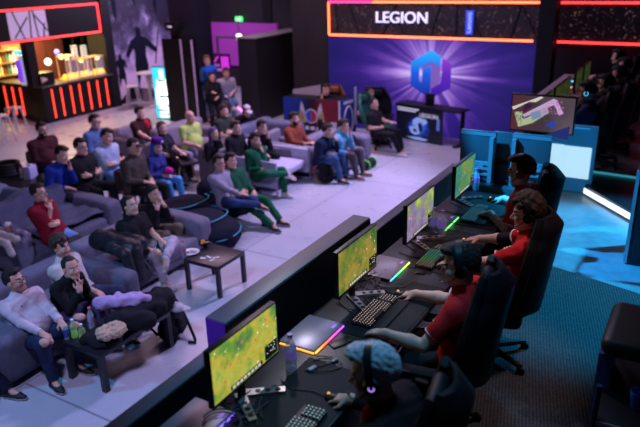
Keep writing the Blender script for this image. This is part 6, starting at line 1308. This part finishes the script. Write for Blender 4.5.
A('man in a brown olive jacket and flat cap beside the blue wig', 134, 147, hd=84, ph=.49, lean=-4, slump=14, hp=-8, shirt=(.075, .060, .048), pants=BLKC, cap=(.05, .035, .03), hair='cap', collar=.03, sc=1.08)
r = A('person in a long bright blue wig and purple hat holding something pink', 157, 147, hd=86, ph=.49, lean=2, slump=14, hp=-10, shirt=(.04, .05, .25), pants=(.05, .28, .60), pkind='leather', hair='long', hcol=(.015, .12, .55), woman=1, shoe=(.05, .25, .5), sc=.95)
g = MB(); g.lathe([(0, .19), (.09, .185), (.112, .16), (.115, .09), (.0, .09)], n=20, T=r['T']); g.build('purple_hat', cloth((.08, .012, .20)), r['root']); g = MB(); g.sph((0, .115, .135), (.022, .010, .022), 0, 10, 6, r['T']); g.build('hat_badge', M('badge_white', (.8, .8, .9), .4), r['root'])
o = soft('pink_plush', [('e', (0, 0, 0), (.085, .07, .06)), ('e', (.03, .0, .03), (.06, .05, .04))], .011, cloth((.75, .03, .35))); o.location = r['W'](V3(0, .34, .70)); tag(o, 'bright pink soft thing held in the blue wigged person\'s hands', 'toy')
A('man in a black and red top turned aside in a mauve armchair', 140, 113, hd=95, ph=.48, lean=-8, slump=10, hy=-10, shirt=(.05, .012, .016), sleeve='short', LH='seat', RH=(.15, .42, .66, .2, 1, 0), hcol=(.015, .012, .012))
r = PEOPLE[-1]; patch(r, 'red_panel', [('e', tuple(r['CH']+r['X']*-.10+r['Fw']*.06+r['U2']*.06), (.085, .09, .12))], cloth((.5, .02, .03)), .011)
A('woman with brown hair in a dark top resting in a mauve armchair', 162, 128, hd=92, ph=.47, lean=-14, slump=12, hy=4, LH='thigh', RH='thigh', shirt=(.018, .022, .030), sleeve='short', pants=BLKC, hair='bob', hcol=(.10, .05, .035), woman=1, sc=.96)
A('bald man in a lime yellow polo shirt scratching his head', 190, 117, hd=98, ph=.49, lean=-6, slump=12, hy=-6, LH='belly', RH='thigh', shirt=(.48, .62, .16), sleeve='short', pants=(.14, .13, .20), hair='bald', wide=1.15, belly=.10, skin=(.66, .38, .30), **LEGS_OUT)
r = PEOPLE[-1]
A('girl with long violet hair in black sitting low in a brown armchair', 214, 134, hd=96, ph=.46, lean=-4, slump=14, hy=-4, shirt=BLKC, pants=BLKC, hair='long', hcol=(.10, .07, .22), woman=1, sc=.93)
A('man in a dark olive t-shirt sitting back with jeans stretched out', 224, 111, hd=88, ph=.47, lean=-10, slump=12, hy=4, shirt=(.035, .045, .035), sleeve='short', pants=(.08, .14, .30), LH='cross', RH='lap', hcol=(.03, .02, .015), LF=(-.1, .85, .2, 0), RF=(.1, .88, .2, 0))
A('man in a black zip jacket with blue jeans behind the green tracksuit', 236, 128, hd=95, ph=.48, lean=-4, slump=12, hp=2, shirt=(.014, .014, .018), pants=(.05, .11, .30), collar=.03, hcol=(.04, .025, .02), wide=1.08)
r = A('man in a green tracksuit with one ankle on his knee, hands at his chest', 255, 140, hd=98, ph=.38, lean=-20, slump=12, hp=-10, ht=-6, LH='mouth', RH='belly', shirt=(.008, .10, .045), pants=(.008, .13, .055), pkind='cloth', shoe=(.62, .60, .65), beard=2, **CROSSR)
patch(r, 'white_undershirt', [('e', tuple(r['NB']+r['Fw']*.055-r['U2']*.05), (.04, .035, .07))], cloth((.6, .6, .65)), .009)
r = A('man in a black and white top, face propped on his hands', 262, 127, hd=98, ph=.47, lean=8, slump=22, hp=-8, LH='cheek', RH='knee', shirt=(.016, .016, .02), pants=BLKC, hcol=(.02, .014, .012))
patch(r, 'white_panel', [('e', tuple(r['CH']+r['X']*.06+r['Fw']*.07+r['U2']*.02), (.05, .08, .14))], cloth((.6, .58, .62)), .010)
A('man with short beard in a rust orange sweater, knees drawn up', 294, 119, hd=96, ph=.44, lean=-12, slump=14, hy=-4, LH=(-.12, .34, .62, 0, 1, 0), RH=(.20, .40, .68, -.3, 1, .4), shirt=(.24, .055, .03), pants=(.05, .05, .055), beard=1, LF=(-.12, .45, .12, 0), RF=(.12, .48, .12, 5))
A('man in a navy shirt eating with his hand at his mouth', 328, 131, hd=88, ph=.35, lean=4, slump=18, hy=4, LH='mouth', RH='lap', shirt=(.010, .022, .055), pants=(.04, .09, .22), hcol=(.02, .015, .013))
A('person in a sky blue hoodie and glasses, hand on cheek', 344, 126, hd=92, ph=.37, lean=2, slump=16, hy=2, LH='cheek', RH='lap', shirt=(.14, .42, .62), pants=(.07, .06, .065), glasses=1, hood=1, hcol=(.03, .02, .018), shoe=(.15, .08, .05))
A('man in a grey lilac sweater with glasses reclining on a navy beanbag', 219, 163, hd=96, ph=.38, lean=-28, slump=16, hy=2, hp=2, LH='belly', RH=(.02, .30, .55, -.4, 1, .1), shirt=(.34, .31, .40), pants=(.03, .06, .17), glasses=1, collar=.02, LF=(-.14, .66, .085, -8), RF=(-.10, .58, .40, -50, -20), RP=(1, .25, .4), hcol=(.025, .018, .014))
A('man in green with stretched green trousers behind the grey lilac sweater', 231, 161, hd=96, ph=.36, lean=-30, slump=14, hy=2, LH='lap', RH='belly', shirt=(.010, .09, .045), pants=(.008, .12, .05), pkind='cloth', LF=(-.10, .74, .085, -4), RF=(.16, .80, .085, 8), shoe=(.03, .03, .035))
# by the backdrop
gchair('green gaming chair by the violet backdrop, holding two men in black', P(374, 104, 1.0).x+.12, P(374, 104, 1.0).y+.02, 95, cloth((.015, .10, .07), 'leather'), 18, None, 0., M('chair_green', (.02, .16, .10), .4))
gchair('black gaming chair standing empty against the violet backdrop', P(380, 92, 1.15).x+.1, P(381, 96, 1.15).y+.15, 150, LEA, 12, None, 0.)
A('man in a black t-shirt standing bent over the green gaming chair', 370, 92, hd=110, ph=.56, lean=6, slump=14, hy=-10, hp=-6, LH='thigh', RH='thigh', shirt=(.014, .014, .018), sleeve='short', pants=BLKC, hcol=(.012, .01, .01))
A('man in a black t-shirt reclining in front with white trainers', 374, 104, hd=92, ph=.44, lean=-22, slump=14, hy=4, LH=(.02, .30, .72, -.3, 1, 0), RH='belly', shirt=(.014, .014, .018), sleeve='short', pants=BLKC, shoe=(.7, .7, .75), hair='buzz', LF=(-.10, .55, .085, 0), RF=(.10, .60, .085, 8))
A('man in black seated behind the team banner, hand on his cheek', 326, 90, hd=150, ph=.56, lean=4, slump=14, hy=6, RH='cheek', LH='lap', shirt=(.014, .014, .018), pants=BLKC, hcol=(.03, .02, .015))
_l = PEOPLE[-1]['root'].location; gchair('chair with a rust brown headrest behind the team banner', _l.x+.10, _l.y+.05, 168, cloth((.20, .07, .04), 'leather'), 8, None, 0.)
r = A('standing person in blue and pale jeans carrying a bright blue bundle', 207, 61, hd=110, ph=.92, stand=1, lean=0, slump=4, hy=0, LH='side', RH=(.14, .34, 1.28, -.4, .6, .5), shirt=(.03, .09, .24), pants=(.16, .22, .36), hcol=(.20, .12, .06), LF=(-.10, -.02, .085, -6), RF=(.11, .06, .085, 8), LP=(0, 1, 0), RP=(0, 1, 0), woman=1, sc=1.05)
o = soft('blue_bundle', [('e', (0, 0, 0), (.17, .15, .16)), ('e', (.10, .05, .06), (.12, .12, .10))], .014, cloth((.02, .12, .70)), None, (.010, 30, 1)); o.location = r['W'](V3(.12, .32, 1.36)); tag(o, 'bright blue soft bundle carried by the standing person in jeans', 'bundle')
A('standing woman in black with a pale face next to the blue bundle carrier', 212, 77, hd=130, ph=.86, stand=1, lean=0, slump=6, hp=-8, LH='lap', RH=(.06, .30, 1.15, -.4, .8, 0), shirt=BLKC, pants=BLKC, hair='long', hcol=(.02, .015, .013), LF=(-.10, -.02, .085, -6), RF=(.11, .02, .085, 8), LP=(0, 1, 0), RP=(0, 1, 0), woman=1, sc=.93)
rr = A('man in a pale grey sweatshirt perched on a high stool with crossed legs', 226, 73, hd=125, ph=.80, lean=4, slump=12, hp=-6, LH='lap', RH='knee', shirt=(.36, .34, .42), pants=(.10, .17, .33), hcol=(.05, .03, .02), shoe=(.55, .55, .6), LF=(-.06, .34, .30, 0), RF=(-.02, .52, .62, -30), RP=(.3, .6, 1))
loc = rr['root'].location; dup(st, (loc.x, loc.y, 0), .4, 'stool under the man in the pale grey sweatshirt')
A('person in black crouching in the dark with a pale cap', 247, 111, hd=120, ph=.34, lean=20, slump=24, hp=-20, LH='knee', RH='knee', shirt=BLKC, pants=BLKC, cap=(.45, .42, .50), hair='cap', LF=(-.12, .30, .085, 0), RF=(.12, .32, .085, 0))
for i, (u0, v0, u1, v1) in enumerate(((233, 104, 242, 111), (226, 99, 228, 101))):
    t = thing('floor_light', ['violet light tube lying slanted by the crouching person', 'small violet light by the stool'][i], 'lamp', P(u0, v0, .35)); b = P(u1, v1, .25); s = MB(); s.tube([(0, 0, 0), tuple(b-t.location)], .03, 8); s.build('tube', M('tube_pink', (1, .3, 1), emit=3, ecol=(.85, .18, 1)), t); s = MB(); s.b2((-.05, -.05, -.35), (.05, .05, -.04)); s.build('stand', BLK, t)
A('person in dark jeans and white-soled black trainers on the sofa, cut by the photo edge', 3, 352, hd=80, ph=.46, lean=-10, slump=12, at=(-6.08, 2.62), shirt=BLKC, pants=(.012, .018, .04), shoe=(.02, .02, .025), LF=(-.30, .62, .085, -5), RF=(.15, .45, .085, 8))
for i, (u, v, rz) in enumerate(((58, 172, 0.), (77, 165, 0), (90, 138, 0), (103, 155, 0), (131, 163, 0), (155, 163, 0))): pass
for k in (6, 7, 8, 9, 10, 11, 12):   # chairs under the back rows
    r = PEOPLE[9+k]; l = r['root'].location; d = dup(sh0, (l.x-.05, l.y, 0), -math.radians(88)+math.pi/2, 'black shell chair under the '+['large man in maroon', 'man in the royal blue top', 'man in the black sweater', 'man in the open blue jacket', 'man in the pale blue hoodie', 'man in the brown olive jacket', 'blue wigged person'][k-6])
